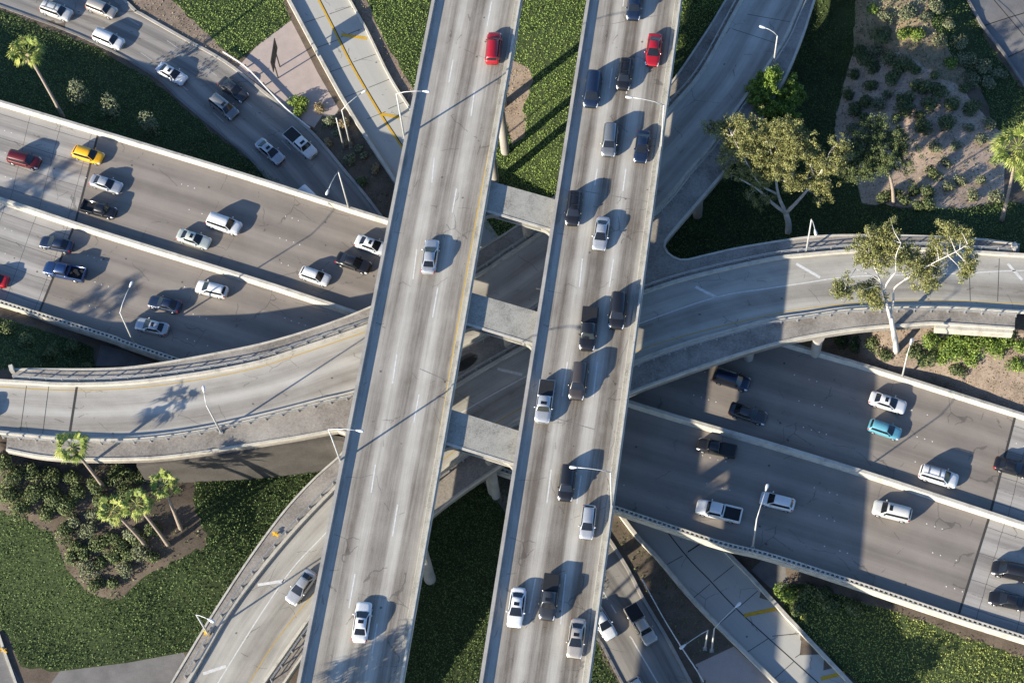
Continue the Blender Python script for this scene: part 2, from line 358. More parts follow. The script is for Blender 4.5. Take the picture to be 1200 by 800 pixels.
def build_ground():
    polys = [(k, [g(p).xy for p in P]) for k, P in PATCH]
    # ground margin, grid points
    V = []; Ed = []
    for k, P in polys:
        Q = []
        for a, b in zip(P, P[1:]+P[:1]):
            n = max(1, int((b-a).length/1.2))
            # wobble the borders a little so that they do not read as ruled lines
            for i in range(n):
                w = Vector((random.gauss(0, .22), random.gauss(0, .22))) if i and k not in ('pink', 'conc') else Vector((0, 0))
                Q.append(a.lerp(b, i/n)+w)
        s = len(V); V += Q; Ed += [(s+i, s+(i+1) % len(Q)) for i in range(len(Q))]
    xs = np.arange(-110, 111, 2.4); ys = np.arange(30, 222, 2.4)
    for x in xs:
        for y in ys: V.append(Vector((x+random.uniform(-.4, .4), y+random.uniform(-.4, .4))))
    for x in (-1200, 0, 1200):
        for y in (-1200, 0, 1200):
            if x or y: V.append(Vector((x, y)))
    R = delaunay_2d_cdt(V, Ed, [], 0, 1e-4)
    ov = np.array([tuple(v) for v in R[0]]); of = np.array(R[2])
    cen = ov[of].mean(axis=1)
    lab = np.full(len(of), -1)
    def inside(pts, poly):
        c = np.zeros(len(pts), bool); n = len(poly)
        for i in range(n):
            (x1, y1), (x2, y2) = poly[i], poly[i-1]
            m = ((y1 > pts[:, 1]) != (y2 > pts[:, 1]))
            if y1 != y2: c ^= m & (pts[:, 0] < (x2-x1)*(pts[:, 1]-y1)/(y2-y1)+x1)
        return c
    global inpoly; inpoly = inside
    for i, (k, P) in enumerate(polys):
        lab[(lab < 0) & inside(cen, P)] = i
    H = hgt(ov); far = np.linalg.norm(ov, axis=1) > 600; H[far] = 0
    kinds = {}
    for i, (k, P) in enumerate(polys): kinds.setdefault(k, []).append(i)
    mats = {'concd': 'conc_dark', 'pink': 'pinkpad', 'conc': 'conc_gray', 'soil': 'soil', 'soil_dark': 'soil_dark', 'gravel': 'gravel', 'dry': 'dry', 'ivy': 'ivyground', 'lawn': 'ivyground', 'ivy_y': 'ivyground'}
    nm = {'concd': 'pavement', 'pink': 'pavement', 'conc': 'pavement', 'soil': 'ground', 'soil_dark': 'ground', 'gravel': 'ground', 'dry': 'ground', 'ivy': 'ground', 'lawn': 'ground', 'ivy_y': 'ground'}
    def mk(name, sel, mat):
        f = of[sel]; u, inv = np.unique(f, return_inverse=True); inv = inv.reshape(f.shape)
        v = np.column_stack([ov[u], H[u]])
        me = bpy.data.meshes.new(name); me.from_pydata(v.tolist(), [], inv.tolist())
        if len(me.polygons) and me.polygons[0].normal.z < 0: me.flip_normals()
        me.polygons.foreach_set('use_smooth', [True]*len(me.polygons))
        tag(link(name, me, mat), kind='structure')
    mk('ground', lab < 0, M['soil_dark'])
    for k, ids in kinds.items(): mk(nm[k], np.isin(lab, ids), M[mats[k]])
    return polys
POLYS = build_ground()
def leaf_quads(P, size, shade, flat=.6, aspect=.6, nrm=None):
    """numpy mesh of small leaf faces at points P."""
    n = len(P); r = np.random.normal(size=(n, 3))
    if nrm is None: nv = r*flat+np.array([0, 0, 1.0])
    else: nv = nrm+r*flat
    nv /= np.linalg.norm(nv, axis=1)[:, None]
    a = np.cross(nv, np.random.normal(size=(n, 3))); a /= np.linalg.norm(a, axis=1)[:, None]; b = np.cross(nv, a)
    s = (size*np.random.uniform(.6, 1.35, n))[:, None]
    q = np.stack([P-a*s, P-b*s*aspect, P+a*s, P+b*s*aspect], 1).reshape(-1, 3)
    me = bpy.data.meshes.new('leaves'); me.vertices.add(4*n); me.vertices.foreach_set('co', q.ravel())
    me.loops.add(4*n); me.loops.foreach_set('vertex_index', np.arange(4*n)); me.polygons.add(n)
    me.polygons.foreach_set('loop_start', np.arange(0, 4*n, 4)); me.polygons.foreach_set('loop_total', np.full(n, 4))
    at_ = me.attributes.new('shade', 'FLOAT', 'FACE'); at_.data.foreach_set('value', shade.astype(np.float32))
    me.update(); me.validate(); return me
def cover(name, kinds, dens, size, mat, hmin=.02, hmax=.35, label=None):
    pts = []
    for k, P in POLYS:
        if k not in kinds: continue
        A = np.array([tuple(v) for v in P]); lo, hi = A.min(0), A.max(0)
        n = int((hi-lo).prod()*dens); X = np.random.uniform(lo, hi, (n, 2)); X = X[inpoly(X, P)]
        for k2, P2 in POLYS:
            if P2 is P: break
            if k2 != k and len(X): X = X[~inpoly(X, P2)]
        pts.append(X)
    X = np.concatenate(pts); X = X[(np.abs(X[:, 0]) < 90) & (X[:, 1] > 50) & (X[:, 1] < 200)]
    ph = np.sin(X[:, 0]*.31+2*np.sin(X[:, 1]*.17))+np.sin(X[:, 1]*.43+1.7*np.sin(X[:, 0]*.23+1))+.6*np.sin(X[:, 0]*1.3+X[:, 1]*.9)
    X = X[np.random.uniform(0, 1, len(X)) < np.clip(1.25+.35*ph, .35, 1)] if 'ivy' in name or 'lawn' in name else X
    z = hgt(X); cl = np.sin(X[:, 0]*2.1+np.sin(X[:, 1]*1.7)*1.3)*np.sin(X[:, 1]*2.3+np.sin(X[:, 0]*1.1))
    hh = np.random.uniform(hmin, hmax, len(X))*(1+.35*cl)
    me = leaf_quads(np.column_stack([X, z+hh]), size, np.clip(np.random.uniform(0, 1, len(X))*.75+hh/hmax*.3, 0, 1), .75, .7)
    tag(link(name, me, mat), kind='stuff', label=label, cat='ground cover')
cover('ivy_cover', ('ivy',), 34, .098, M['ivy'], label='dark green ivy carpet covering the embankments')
cover('lawn_cover', ('lawn',), 38, .09, M['ivy_bright'], .02, .22, label='bright green ground cover between the overpasses')
cover('ivy_cover', ('ivy_y',), 32, .10, M['ivy_yellow'], label='yellowish green ivy on the bank below the freeway')
cover('dry_weeds', ('dry',), 14, .13, M['shrub_grey'], label='dry grey green weeds on the top right bank')
cover('dry_weeds', ('soil',), 7, .10, M['palm_dry'], .01, .12, label='leaf litter scattered on bare soil')
cover('dry_weeds', ('gravel',), 2.5, .08, M['palm_dry'], .01, .05, label='wood chips scattered on pinkish soil')
cover('dry_weeds', ('gravel',), 1.8, .13, M['shrub_grey'], .02, .18, label='tiny grey green weeds dotted over pinkish soil')
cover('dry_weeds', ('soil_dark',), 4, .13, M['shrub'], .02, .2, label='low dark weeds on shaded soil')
# ---------------------------------------------------------------- roads on the ground
up = lambda P, d: [p+Vector((0, 0, d)) for p in P]
def gl(ps): return ats(ps, 0.0)
MA = road_mat('road_lower', (.30, .28, .25), (.13, .12, .11), 3.6, 1.2, .8, .4, 0, blot=.3)
MB = road_mat('ramp_concrete', (.42, .41, .37), (.27, .26, .23), 4.6, 0, .15, .14, 0, blot=.22)
la = ext(gl(AL), 40, 30); ra = ext(gl(AR), 42, 30)
LA = smooth_poly(la, 120); RA = smooth_poly(ra, 120)
def cross_match(Lp, Rp):
    out = []
    R = Rp; j = 0
    for p in Lp:
        while j < len(R)-2 and (R[j+1]-p).length <= (R[j]-p).length+1e-6: j += 1
        out.append(R[j])
    return out
RAm = smooth_poly(cross_match(LA, smooth_poly(ra, 600)), 120)
tag(ribbon('road', LA, RA, MA, n=120, dz=.03), kind='structure')
lb = ext(gl(BL), 40, 30); rb = ext(gl(BR), 40, 20)
LB = smooth_poly(lb, 120); RB = smooth_poly(rb, 120)
tag(ribbon('ramp_road', LB, RB, MB, n=120, dz=.03), kind='structure')
# curbs and markings on the ground roads
def curb(name, P, w, h, mat, label, side=0):
    o = sweep(name, P, [(-w/2+side, 0), (-w/2+side, h), (w/2+side, h), (w/2+side, 0)], mat)
    return tag(o, label, 'barrier' if h > .3 else 'kerb')
curb('concrete_barrier', LB, .45, .75, M['conc_light'], 'low cream concrete barrier along the pink paving side of the wide concrete ramp', -.2)
curb('concrete_barrier', smooth_poly(rb[:6], 60), .3, .5, M['conc_light'], 'thin pale barrier between the wide concrete ramp and the brown gutter at top', .1)
curb('concrete_barrier', smooth_poly(rb[6:], 60), .45, .7, M['conc_light'], 'cream barrier on the right side of the wide concrete ramp at bottom right', .2)
curb('kerb', RA, .4, .25, M['conc'], 'pale kerb on the right side of the lower road', .2)
curb('kerb', LA, .3, .2, M['conc_gray'], 'dark low kerb on the left side of the lower road beside the ivy', -.2)
LM = lambda *p: strip('lane_marking', *p)
yb = smooth_poly(ext(gl([(375,0),(395,39),(413,75),(444,128),(470,168),(620,390),(777,616),(834,682),(862,712),(900,747),(958,799)]), 30, 30), 120)
tag(strip('lane_marking', [p+Vector((-.16, -.08, 0)) for p in yb[:70]], .34, M['yellow_strong'], dz=.036), kind='structure')
tag(strip('joint_line', yb, .13, M['black'], dz=.040), kind='structure')
jb = [((357,27),(381,19)),((386,17),(411,8)),((386,85),(411,76)),((414,73),(440,64)),((403,115),(427,105)),((432,103),(457,93)),((430,140),(452,131)),((455,128),(478,118)),((372,56),(396,47)),((399,44),(424,34)),
      ((782,661),(800,651)),((806,647),(830,631)),((813,700),(832,684)),((836,681),(860,662)),((840,733),(862,714)),((866,711),(888,692)),((872,766),(900,748)),((905,745),(936,742)),((806,646),(826,633)),((905,797),(930,775)),((932,770),(958,752))]
tag(strips('joint_line', [(at(a, 0), at(b, 0)) for a, b in jb], .08, M['black'], dz=.044), kind='structure')
yc = [((400,41),(430,45.5)),((447,134),(468,138)),((872,721),(914,712)),((962,795),(990,788))]
tag(strips('chevron_marking', [(at(a, 0), at(b, 0)) for a, b in yc], .5, M['yellow_strong'], dz=.048), kind='structure')
wa = [((738,745),(742,750)),((741.5,750),(772,802)),((705,690),(712,702)),((716,708),(722,718))]
tag(strips('lane_marking', [(at(a, 0), at(b, 0)) for a, b in wa], .16, M['white'], dz=.036), kind='structure')
wl = [((150,22),(163,30)),((196,48),(209,57)),((242,80),(254,89)),((283,115),(295,126)),((330,165),(341,176)),((90,12),(103,17)),((120,32),(133,39)),((165,62),(178,71)),((208,96),(220,106)),((250,132),(262,143)),((295,175),(306,187))]
tag(strips('lane_marking', [(at(a, 0), at(b, 0)) for a, b in wl], .11, M['faded'], dz=.036), kind='structure')
rc = [((1160,-5),(1215,60)),((1140,35),(1180,22)),((1180,22),(1220,10)),((1180,68),(1230,45))]
tag(strips('joint_line', [(g(a)+Vector((0, 0, .05)), g(b)+Vector((0, 0, .05))) for a, b in rc], .12, M['black'], dz=.05), kind='structure')
curb('kerb', [p+Vector((0, 0, .0)) for p in resample([g(q) for q in [(1130,-6),(1150,30),(1176,64),(1212,118)]], 20)], .35, .35, M['conc_gray'], 'grey kerb along the concrete lot at the top right corner', 0)
curb('kerb', resample([g(q) for q in [(-2,741),(6,765),(18,798),(30,830)]], 10), .35, .3, M['conc_light'], 'pale kerb at the bottom left corner of the ivy', 0)
# ---------------------------------------------------------------- level one freeway
TOP1 = [(0,121),(75,143.5),(140,162.5),(262,199),(452,260)]; TOP1 = [(0,121),(262,199),(452,259),(740,347),(917,402),(1020,432),(1187,484)]
MED1 = [(0,235),(125,276),(300,330),(395,361),(740,474),(900,521),(1015,556),(1150,600)]
BOT1 = [(0,356),(137,399),(187,417),(735,602),(840,637),(900,652),(1000,684),(1117,723),(1200,749)]
E1 = 45
top1 = smooth_poly(ext(ats(TOP1, Z1), E1, E1), 100); med1 = smooth_poly(ext(ats(MED1, Z1), E1, E1), 100); bot1 = smooth_poly(ext(ats(BOT1, Z1), E1, E1), 100)
M1 = road_mat('freeway_asphalt', (.275, .240, .203), (.130, .113, .097), 3.55, .8, .6, .22, 0, blot=.40)
M1c = road_mat('freeway_concrete', (.40, .375, .335), (.17, .155, .14), 3.55, .8, .8, .38, 4.6, .07, blot=.35)
fb = empty('freeway_bridge', at((600,430), Z1), 'wide dark asphalt freeway bridge crossing diagonally under the ramps and overpasses, with cream median', 'bridge')
def lc(o):      # keep world coordinates when parented to a thing that is not at the origin
    o.matrix_parent_inverse = Matrix.Translation(o.parent.location).inverted(); return o
cen1 = [(a+b)/2 for a, b in zip(top1, bot1)]
def ribslab(name, Lp, Rp, zt, zb, mat, parent):
    n = len(Lp); V = []; Fc = []
    for a, b in zip(Lp, Rp): V += [(a.x, a.y, zt+a.z), (b.x, b.y, zt+b.z), (b.x, b.y, zb+b.z), (a.x, a.y, zb+a.z)]
    for i in range(n-1):
        for k in range(4): q = i*4+k; r = i*4+(k+1) % 4; Fc.append((q, r, r+4, q+4))
    Fc += [(0, 1, 2, 3), tuple(range(4*n-4, 4*n))[::-1]]
    me = mesh(name, V, Fc); bm = bmesh.new(); bm.from_mesh(me); bmesh.ops.recalc_face_normals(bm, faces=bm.faces[:]); bm.to_mesh(me); bm.free()
    return link(name, me, mat, parent)
lc(ribslab('girder', top1, bot1, -.01, -.95, M['conc'], fb))
def sub_ribbon(name, A, B, i0, i1, mat, parent, dz):
    return lc(ribbon(name, A[i0:i1+1], B[i0:i1+1], mat, parent, n=i1-i0, dz=dz))
# the concrete approach ends and the asphalt bridge between two joints
def cutpoly(P, pa):
    return min(range(len(P)), key=lambda i: (P[i]-pa).length)
def split_x(P, pix):   # index where the polyline passes the pixel
    return cutpoly(P, at(pix, Z1))
HR = 400
T_, Me_, B_ = smooth_poly(top1, HR), smooth_poly(med1, HR), smooth_poly(bot1, HR)
def seg(P, a, b):
    i, j = cutpoly(P, at(a, Z1)) if a else 0, cutpoly(P, at(b, Z1)) if b else len(P)-1
    return resample(P[i:j+1], 60)
j1 = ((115,157),(88,262),(45,368)); j2 = ((1190,486),(1160,603),(1122,724))
for (a, b, mat) in ((None, j1, M1c), (j1, j2, M1), (j2, None, M1c)):
    A = [a[k] if a else None for k in range(3)]; B = [b[k] if b else None for k in range(3)]
    lc(ribbon('road_surface', seg(T_, A[0], B[0]), seg(Me_, A[1], B[1]), mat, fb, n=60, dz=0.0))
    lc(ribbon('road_surface', seg(Me_, A[1], B[1]), seg(B_, A[2], B[2]), mat, fb, n=60, dz=0.0))
for j in (j1, j2):
    pr = [at(p, Z1) for p in j]
    lc(strips('expansion_joint', [(pr[0], pr[1]), (pr[1], pr[2])], .3, M['dark'], fb, dz=.012))
lc(sweep('barrier', T_, [(-.15, -.9), (-.15, .75), (.25, .8), (.5, .0), (.5, -.3)][::1], M['conc_light'], fb))
lc(sweep('median_barrier', Me_, [(-.5, .01), (-.22, .80), (.22, .80), (.5, .01)], M['conc_light'], fb))
# baluster parapet on the south edge: kerb, balusters, top rail in one mesh
def baluster(name, P, mat, parent, out=0.0, h=.8, sp=.62):
    bm = bmesh.new()
    L = plen(P)[-1]; n = int(L/sp); Q = resample(P, n); T = tangents(Q)
    for q, t in zip(Q, T): box(bm, q+Vector((0, 0, .57)), (.26, .36, .40), math.atan2(t.y, t.x))
    me = bpy.data.meshes.new(name); bm.to_mesh(me); bm.free()
    for (z0, z1, w0, w1) in ((-.9, .38, -.30, .34), (.37, h, -.30, -.15), (.372, h, .15, .28)):
        m2 = sweep_mesh('x', P, [(w0, z0), (w0, z1), (w1, z1), (w1, z0)]); bm = bmesh.new(); bm.from_mesh(me); bm.from_mesh(m2); bmesh.ops.recalc_face_normals(bm, faces=bm.faces[:]); bm.to_mesh(me); bm.free()
    return link(name, me, mat, parent)
lc(baluster('parapet', B_, M['conc_light'], fb))
# raised pavement markers
def marker_pts():
    out = []
    for (a, b, frs) in ((T_, Me_, (.27, .5, .74)), (Me_, B_, (.26, .5, .75))):
        A = resample(a, 400); B = resample(b, 400)
        for f in frs:
            L = [p.lerp(q, f) for p, q in zip(A, B)]; U = plen(L)
            s = 0
            while s < U[-1]:
                for k in range(4):
                    x = s+k*1.0
                    i = min(len(U)-2, max(0, int(np.searchsorted(U, x))-1)); 
                    if U[i+1] > x: out.append(L[i].lerp(L[i+1], (x-U[i])/(U[i+1]-U[i])))
                s += 14.6
    return out
bm = bmesh.new()
for p in marker_pts():
    if random.random() < .8: bmesh.ops.create_cone(bm, segments=6, radius1=.09, radius2=.05, depth=.03, cap_ends=True, matrix=Matrix.Translation(p+Vector((random.uniform(-.05, .05), random.uniform(-.05, .05), .016))))
lc(tag(bmesh_obj('lane_marker', bm, M['white'], fb), kind='stuff'))
# ---------------------------------------------------------------- level two ramps
NW = [(15,432),(60,432),(107,432),(150,430),(200,423),(260,412),(315,400),(375,382),(432,360),(500,327),(583,279),(640,238),(700,185),(760,125),(790,92),(832,30),(850,0)]
HE = [(955,0),(942,40),(921,90),(890,145),(858,190),(826,228),(800,258),(781,281),(779,288),(783,296),(792,302),(803,304),(825,299),(860,291),(900,284),(950,277),(1000,275),(1075,276),(1150,280),(1195,286)]
SE = [(1189,385),(1095,379),(1075,380),(1000,386),(925,399),(880,411),(830,427),(785,443),(740,460),(660,499),(586,546),(513,598),(440,665),(390,720),(350,776),(330,805)]
SW = [(200,800),(245,725),(290,656),(332,599),(368,560),(396,535),(406,522),(406,510),(398,504),(382,506),(350,512),(300,520),(237,530),(175,537),(100,538),(50,535),(7,527)]
def spl(P, k=6): return smooth_poly(P, len(P)*k)
nw = spl(ext(ats(NW, Z2), 0, 30)); he1 = ext(ats(HE[:7], Z2), 30, 0); he = spl(he1+ats(HE[7:], Z2)); se = spl(ext(ats(SE, Z2), 0, 25)); sw = spl(ext(ats(SW, Z2), 25, 0))
rbp = empty('ramp_bridge', at((600,420), Z2), 'pair of curved ramp bridges joined beneath the overpasses, with wide stained ledges', 'bridge')
def slab_poly(name, P, depth, mat, parent, hole=None):
    V = [p.xy for p in P]; n = len(V); Ed = [(i, (i+1) % n) for i in range(n)]
    if hole: m = len(hole); V += [p.xy for p in hole]; Ed += [(n+i, n+(i+1) % m) for i in range(m)]
    R = delaunay_2d_cdt(V, Ed, [], 1 if not hole else 0, 1e-4)
    ov = [Vector((v.x, v.y, 0)) for v in R[0]]; z = P[0].z
    cen = np.array([tuple(((ov[f[0]]+ov[f[1]]+ov[f[2]])/3).xy) for f in R[2]]); ok = inpoly(cen, [p.xy for p in P])
    if hole: ok &= ~inpoly(cen, [p.xy for p in hole])
    bm = bmesh.new(); bv = [bm.verts.new((v.x, v.y, z-.01)) for v in ov]
    fs = [bm.faces.new([bv[i] for i in f]) for f, k in zip(R[2], ok) if k]
    for v in [v for v in bm.verts if not v.link_faces]: bm.verts.remove(v)
    bmesh.ops.recalc_face_normals(bm, faces=bm.faces[:])
    if bm.faces[:][0].normal.z < 0: bmesh.ops.reverse_faces(bm, faces=bm.faces[:])
    r = bmesh.ops.extrude_face_region(bm, geom=bm.faces[:])
    bmesh.ops.translate(bm, vec=(0, 0, -depth), verts=[x for x in r['geom'] if isinstance(x, bmesh.types.BMVert)])
    return bmesh_obj(name, bm, mat, parent)
hole = [at((545+15*math.cos(a)+3*math.sin(a)*0, 424-9*math.sin(a)-7*math.cos(a)), Z2) for a in [k*math.pi/10 for k in range(20)]]
lc(slab_poly('girder', nw+he+se+sw, 1.3, M['conc_old'], rbp, hole))
for P_ in (nw, he, se, sw): lc(sweep('lip', P_, [(-.04, -.5), (-.04, .10), (.22, .10), (.22, -.02)], M['conc_light'], rbp))
# roads: left-hand ramp (drives up to the top right) and right-hand ramp (drives down to the lower left)
L1a = [(0,449),(75,453),(150,451),(225,442),(300,428),(360,409),(430,385),(500,356),(561,325),(594,303),(635,275),(700,222),(760,160),(790,126),(825,84),(870,3)]
L1b = [(0,505),(75,511),(150,512),(225,503),(300,487),(375,468),(412,459),(470,438),(545,403),(572,388),(630,352),(700,298),(768,245),(806,200),(832,170),(860,130),(914,52),(938,0)]
R1a = [(1200,302),(1150,299),(1075,295),(1000,297),(950,301),(900,307),(812,327),(755,345),(680,374),(607,413),(540,452),(470,500),(392,576),(332,640),(272,717),(225,796)]
R1b = [(1200,364),(1100,358),(1000,360),(940,368),(900,374),(852,387),(800,402),(740,424),(660,462),(590,500),(513,553),(440,618),(362,722),(311,794)]
def road2(name, A, B, ea, eb, mat):
    a = smooth_poly(ext(ats(A, Z2), ea, eb), 160); b = smooth_poly(ext(ats(B, Z2), ea, eb), 160)
    return a, b, lc(ribbon(name, a, b, mat, rbp, n=160, dz=0.0))
M2a = road_mat('ramp_concrete_left', (.46, .435, .385), (.17, .148, .122), 3.9, 4.0, .7, .24, 0, blot=.4)
M2b = road_mat('ramp_concrete_right', (.43, .41, .36), (.145, .127, .104), 4.6, 3.0, .65, .24, 0, blot=.45)
A2, B2, _ = road2('road_surface', L1a, L1b, 40, 30, M2a)
C2, D2, _ = road2('road_surface', R1a, R1b, 40, 30, M2b)
def mark(ps, w, mat, z=Z2, n=40, dz=.008, par=None): return lc(strip('lane_marking', ats(ps, z), w, M[mat], par or rbp, dz, n))
mark([(-60,450),(0,453),(75,457),(150,455),(225,446),(300,431),(360,412),(428,389)], .14, 'yellow')
mark([(1260,322),(1200,317),(1110,321),(1000,324),(940,332),(900,338),(840,348),(755,377),(680,408),(607,446),(540,484),(470,532),(380,626),(332,680),(257,797),(240,830)], .14, 'white', n=120)
mark([(1260,358),(1200,356),(1110,352),(1030,353),(940,362),(880,374),(800,394),(740,414),(660,452),(590,490),(513,543),(440,608),(363,700),(320,755),(290,803)], .13, 'yellow', n=120)
for a, b in (((933,309),(961,325)),((815,336),(839,348)),((1181,309),(1198,328)),((583,432),(612,439)),((302,685),(334,680)),((238,789),(265,780))):
    lc(strips('chevron_marking', [(at(a, Z2), at(b, Z2))], .38, M['white'], rbp))
for a, b in (((90,453),(82,505)),): lc(strips('expansion_joint', [(at(a, Z2), at(b, Z2))], .32, M['dark'], rbp, .01))
for a, b in (((31,452),(24,504)),((57,453),(50,508)),((1171,303),(1169,353)),((1136,320),(1137,353)),((876,17),(926,26)),((858,34),(913,52))):
    lc(strips('expansion_joint', [(at(a, Z2), at(b, Z2))], .07, M['dark'], rbp, .01))
# kerb walls and steel railings
def curb2(P, side, par=rbp):      # low white kerb wall just outside the road; side: +1 = outside is to the right
    s = side
    return lc(sweep('kerb', P, [(s*.0, 0), (s*.05, .42), (s*.42, .45), (s*.47, 0)], M['conc_light'], par))
def offset(P, d):
    return [p+Vector((t.y*d, -t.x*d, 0)) for p, t in zip(P, tangents(P))]
postme = None
def railing(P, par=rbp, sp=2.1, h=.85):
    global postme
    bm = bmesh.new()
    for zz, r in ((h, .06), (h*.55, .045)):
        tube(bm, [p+Vector((0, 0, zz)) for p in P], r, 6)
    rl = lc(bmesh_obj('railing', bm, M['steel'], par))
    if postme is None:
        bm = bmesh.new(); box(bm, (0, 0, .43), (.13, .13, .86)); box(bm, (0, 0, .03), (.28, .28, .06)); postme = bpy.data.meshes.new('post'); bm.to_mesh(postme); bm.free(); postme.materials.append(M['steel'])
    n = max(2, int(plen(P)[-1]/sp)); Q = resample(P, n); T = tangents(Q)
    for q, t in zip(Q, T):
        if len(rl.children) >= 95: break
        o = bpy.data.objects.new('post', postme); COL.objects.link(o); o.parent = rl
        wl_ = Matrix.Translation(q) @ Matrix.Rotation(math.atan2(t.y, t.x), 4, 'Z')
        o.matrix_parent_inverse = Matrix.Identity(4); o.matrix_basis = wl_
    return rl
def clip(P, px0, px1):
    i, j = cutpoly(P, at(px0, Z2)), cutpoly(P, at(px1, Z2)); i, j = min(i, j), max(i, j); return resample(P[i:j+1], max(8, (j-i)))
HA, HB, HCc, HD = smooth_poly(A2, 400), smooth_poly(B2, 400), smooth_poly(C2, 400), smooth_poly(D2, 400)
curb2(HA, -1); curb2(HB, 1); curb2(HCc, 1); curb2(HD, -1)
railing(offset(clip(HA, (15,446), (870,3)), -.85)); railing(offset(clip(HB, (4,508), (938,0)), .85))
railing(offset(clip(HCc, (1188,300), (225,796)), .85)); railing(offset(clip(HD, (1188,366), (311,794)), -.85))
# end blocks of the ramp parapets
for px in ((15,434), (1188,291)):
    bm = bmesh.new(); box(bm, at(px, Z2)+Vector((0, 0, .5)), (.5, .8, 1.0), .3); lc(bmesh_obj('end_block', bm, M['conc_light'], rbp))
# retaining wall under the south ledge of the left ramp and wing wall at right
def wall(name, ps, z1, z0, th, mat, label):
    P = smooth_poly(ats(ps, z1), 40)
    o = sweep(name, P, [(0, 0), (0, z0-z1), (-th, z0-z1), (-th, 0)], mat); return tag(o, label, 'wall')
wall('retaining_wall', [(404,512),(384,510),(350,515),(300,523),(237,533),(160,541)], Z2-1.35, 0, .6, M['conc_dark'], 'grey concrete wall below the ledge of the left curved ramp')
wall('wing_wall', [(1187,386),(1140,383),(1096,380)], Z2-.3, 10.8, .5, M['conc_light'], 'pale wing wall at the right end of the curved ramp above the green bushes')
# ---------------------------------------------------------------- columns
def column(par, base, z0, z1, r=.65):
    bm = bmesh.new(); p = Vector((base.x, base.y, z0-1))
    tube(bm, [p, Vector((base.x, base.y, z1-1.2)), Vector((base.x, base.y, z1))], [r, r, r*1.25], 20)
    o = bmesh_obj('column', bm, M['conc'], par, False); return lc(o)
for px in ((582,583), (330,610), (250,745), (880,395), (960,390), (870,140), (820,205), (440,640), (700,240), (240,470), (380,430)):
    q = at(px, 0); 
    inside_b = inpoly(np.array([(q.x, q.y)]), [p.xy for p in nw+he+se+sw])[0]
    if px != (582,583): q = at(px, Z2); q.z = 0
    else: q = q+Vector((-.5, .9, 0))
    column(rbp, q, 0, Z2-1.25)
for px in ((262,305), (480,330), (650,480), (905,500), (1010,560), (860,560), (300,260)):
    q = at(px, Z1); 
    # keep columns off the two lower roads
    column(fb, q, 0, Z1-.9, .55)
# ---------------------------------------------------------------- level three overpasses
ZP = Z3+.8
def overpass(label, lt, lb_, rt, rb_, dA, dB, right_amt):
    A0, A1 = at(lt, ZP), at(lb_, ZP); B0, B1 = at(rt, ZP), at(rb_, ZP)
    for p in (A0, A1, B0, B1): p.z = Z3
    A = ext([A0, A1], 45, 45); B = ext([B0, B1], 45, 45)
    A = [A[0], A[-1]]; B = [B[0], B[-1]]
    t = (A[1]-A[0]).normalized(); B = [Vector(b) for b in B]
    root = empty('road_overpass', (A0+B1)/2, label, 'bridge')
    W_ = abs((B0-A0).cross(t).z)
    def v_of(px): return abs((at(px, Z3)-A0).cross(t).z)
    va, vb = v_of(dA), v_of(dB)
    mt = road_mat('overpass_concrete', (.46, .435, .38), (.122, .102, .082), abs(vb-va), va, 1.08*right_amt, .36, 0, blot=.38)
    n = 60
    LA_ = resample([A[0], A[1]], n); RA_ = resample([B[0], B[1]], n)
    # direction of travel in the picture: downwards; right-hand side of the direction is the picture's left
    girder = lc(sweep('girder', [A[0], A[1]], [(0, -.02), (0, -.45), (-.9, -1.1), (-1.5, -2.5), (-(W_-1.5), -2.5), (-(W_-.9), -1.1), (-W_, -.45), (-W_, -.02)], M['conc'], root))
    lc(ribbon('road_surface', LA_, RA_, mt, root, n=n, dz=0.0, across=8))
    lc(sweep('parapet', [A[0], A[1]], [(0, -.05), (0, .62), (-.42, .62), (-.46, .16), (-.80, .14), (-.84, 0.0)], M['conc'], root))
    lc(sweep('parapet', [B[0], B[1]], [(.0, -.05), (.0, .55), (.14, .55), (.16, .80), (.42, .80), (.46, .2), (.46, -.05)], M['conc_light'], root))
    lc(sweep('kerb', [B[0], B[1]], [(.465, -.05), (.465, .20), (.92, .18), (.98, -.0)], M['conc_cap'], root))
    return root, A0, t, W_, va, vb
ov1 = overpass('left of the two tall concrete overpasses, with few cars on it', (505.5,0), (347,800), (611.5,0), (472.5,800), (484,325), (519.5,325), .75)
ov2 = overpass('right of the two tall concrete overpasses, crowded with dark cars', (687,0), (561,800), (799.5,0), (691.5,800), (680,318), (716.5,318), 1.0)
DASH1 = [((531,70),(526,97)),((509,185),(506,214)),((488.5,292),(484,327)),((465,415),(460,449)),((440,544),(435,577)),((416,672),(409,712)),((553,-42),(549,-15)),((392,800),(386,835)),
         ((576,2),(571,31)),((556,107),(552,136)),((535,221),(530,249)),((513,337),(507,372)),((491,462),(485,495)),((466,591),(460,628)),((442,730),(436,765))]
DASH2 = [((700,198),(697,217)),((717.5,80),(714,104)),((682.5,303),(679,336)),((665,424),(659,464)),((646,550),(641,589)),((627.5,678),(620,718)),((733,-15),(730,8)),((607,805),(601,845)),
         ((754,-20),(751,6)),((737,88),(734,110)),((733.5,198),(730,224)),((719,303),(714,336)),((700,424),(695,465)),((681,557),(676,590)),((663,672),(657,731)),((645,800),(640,840))]
for (ov, dd) in ((ov1, DASH1), (ov2, DASH2)):
    for a, b in dd: lc(strips('lane_marking', [(at(a, Z3), at(b, Z3))], .16, M['white'], ov[0]))
lc(strip('lane_marking', ats([(609,-40),(599,60),(568.5,200),(533,400),(501,600),(477,750),(461,840)], Z3), .17, M['yellow'], ov1[0], .008, 40))
lc(strip('lane_marking', ats([(613.5,-40),(603.5,60),(573,200),(537.5,400),(505.5,600),(481.5,750),(465.5,840)], Z3), .10, M['white'], ov1[0], .010, 40))
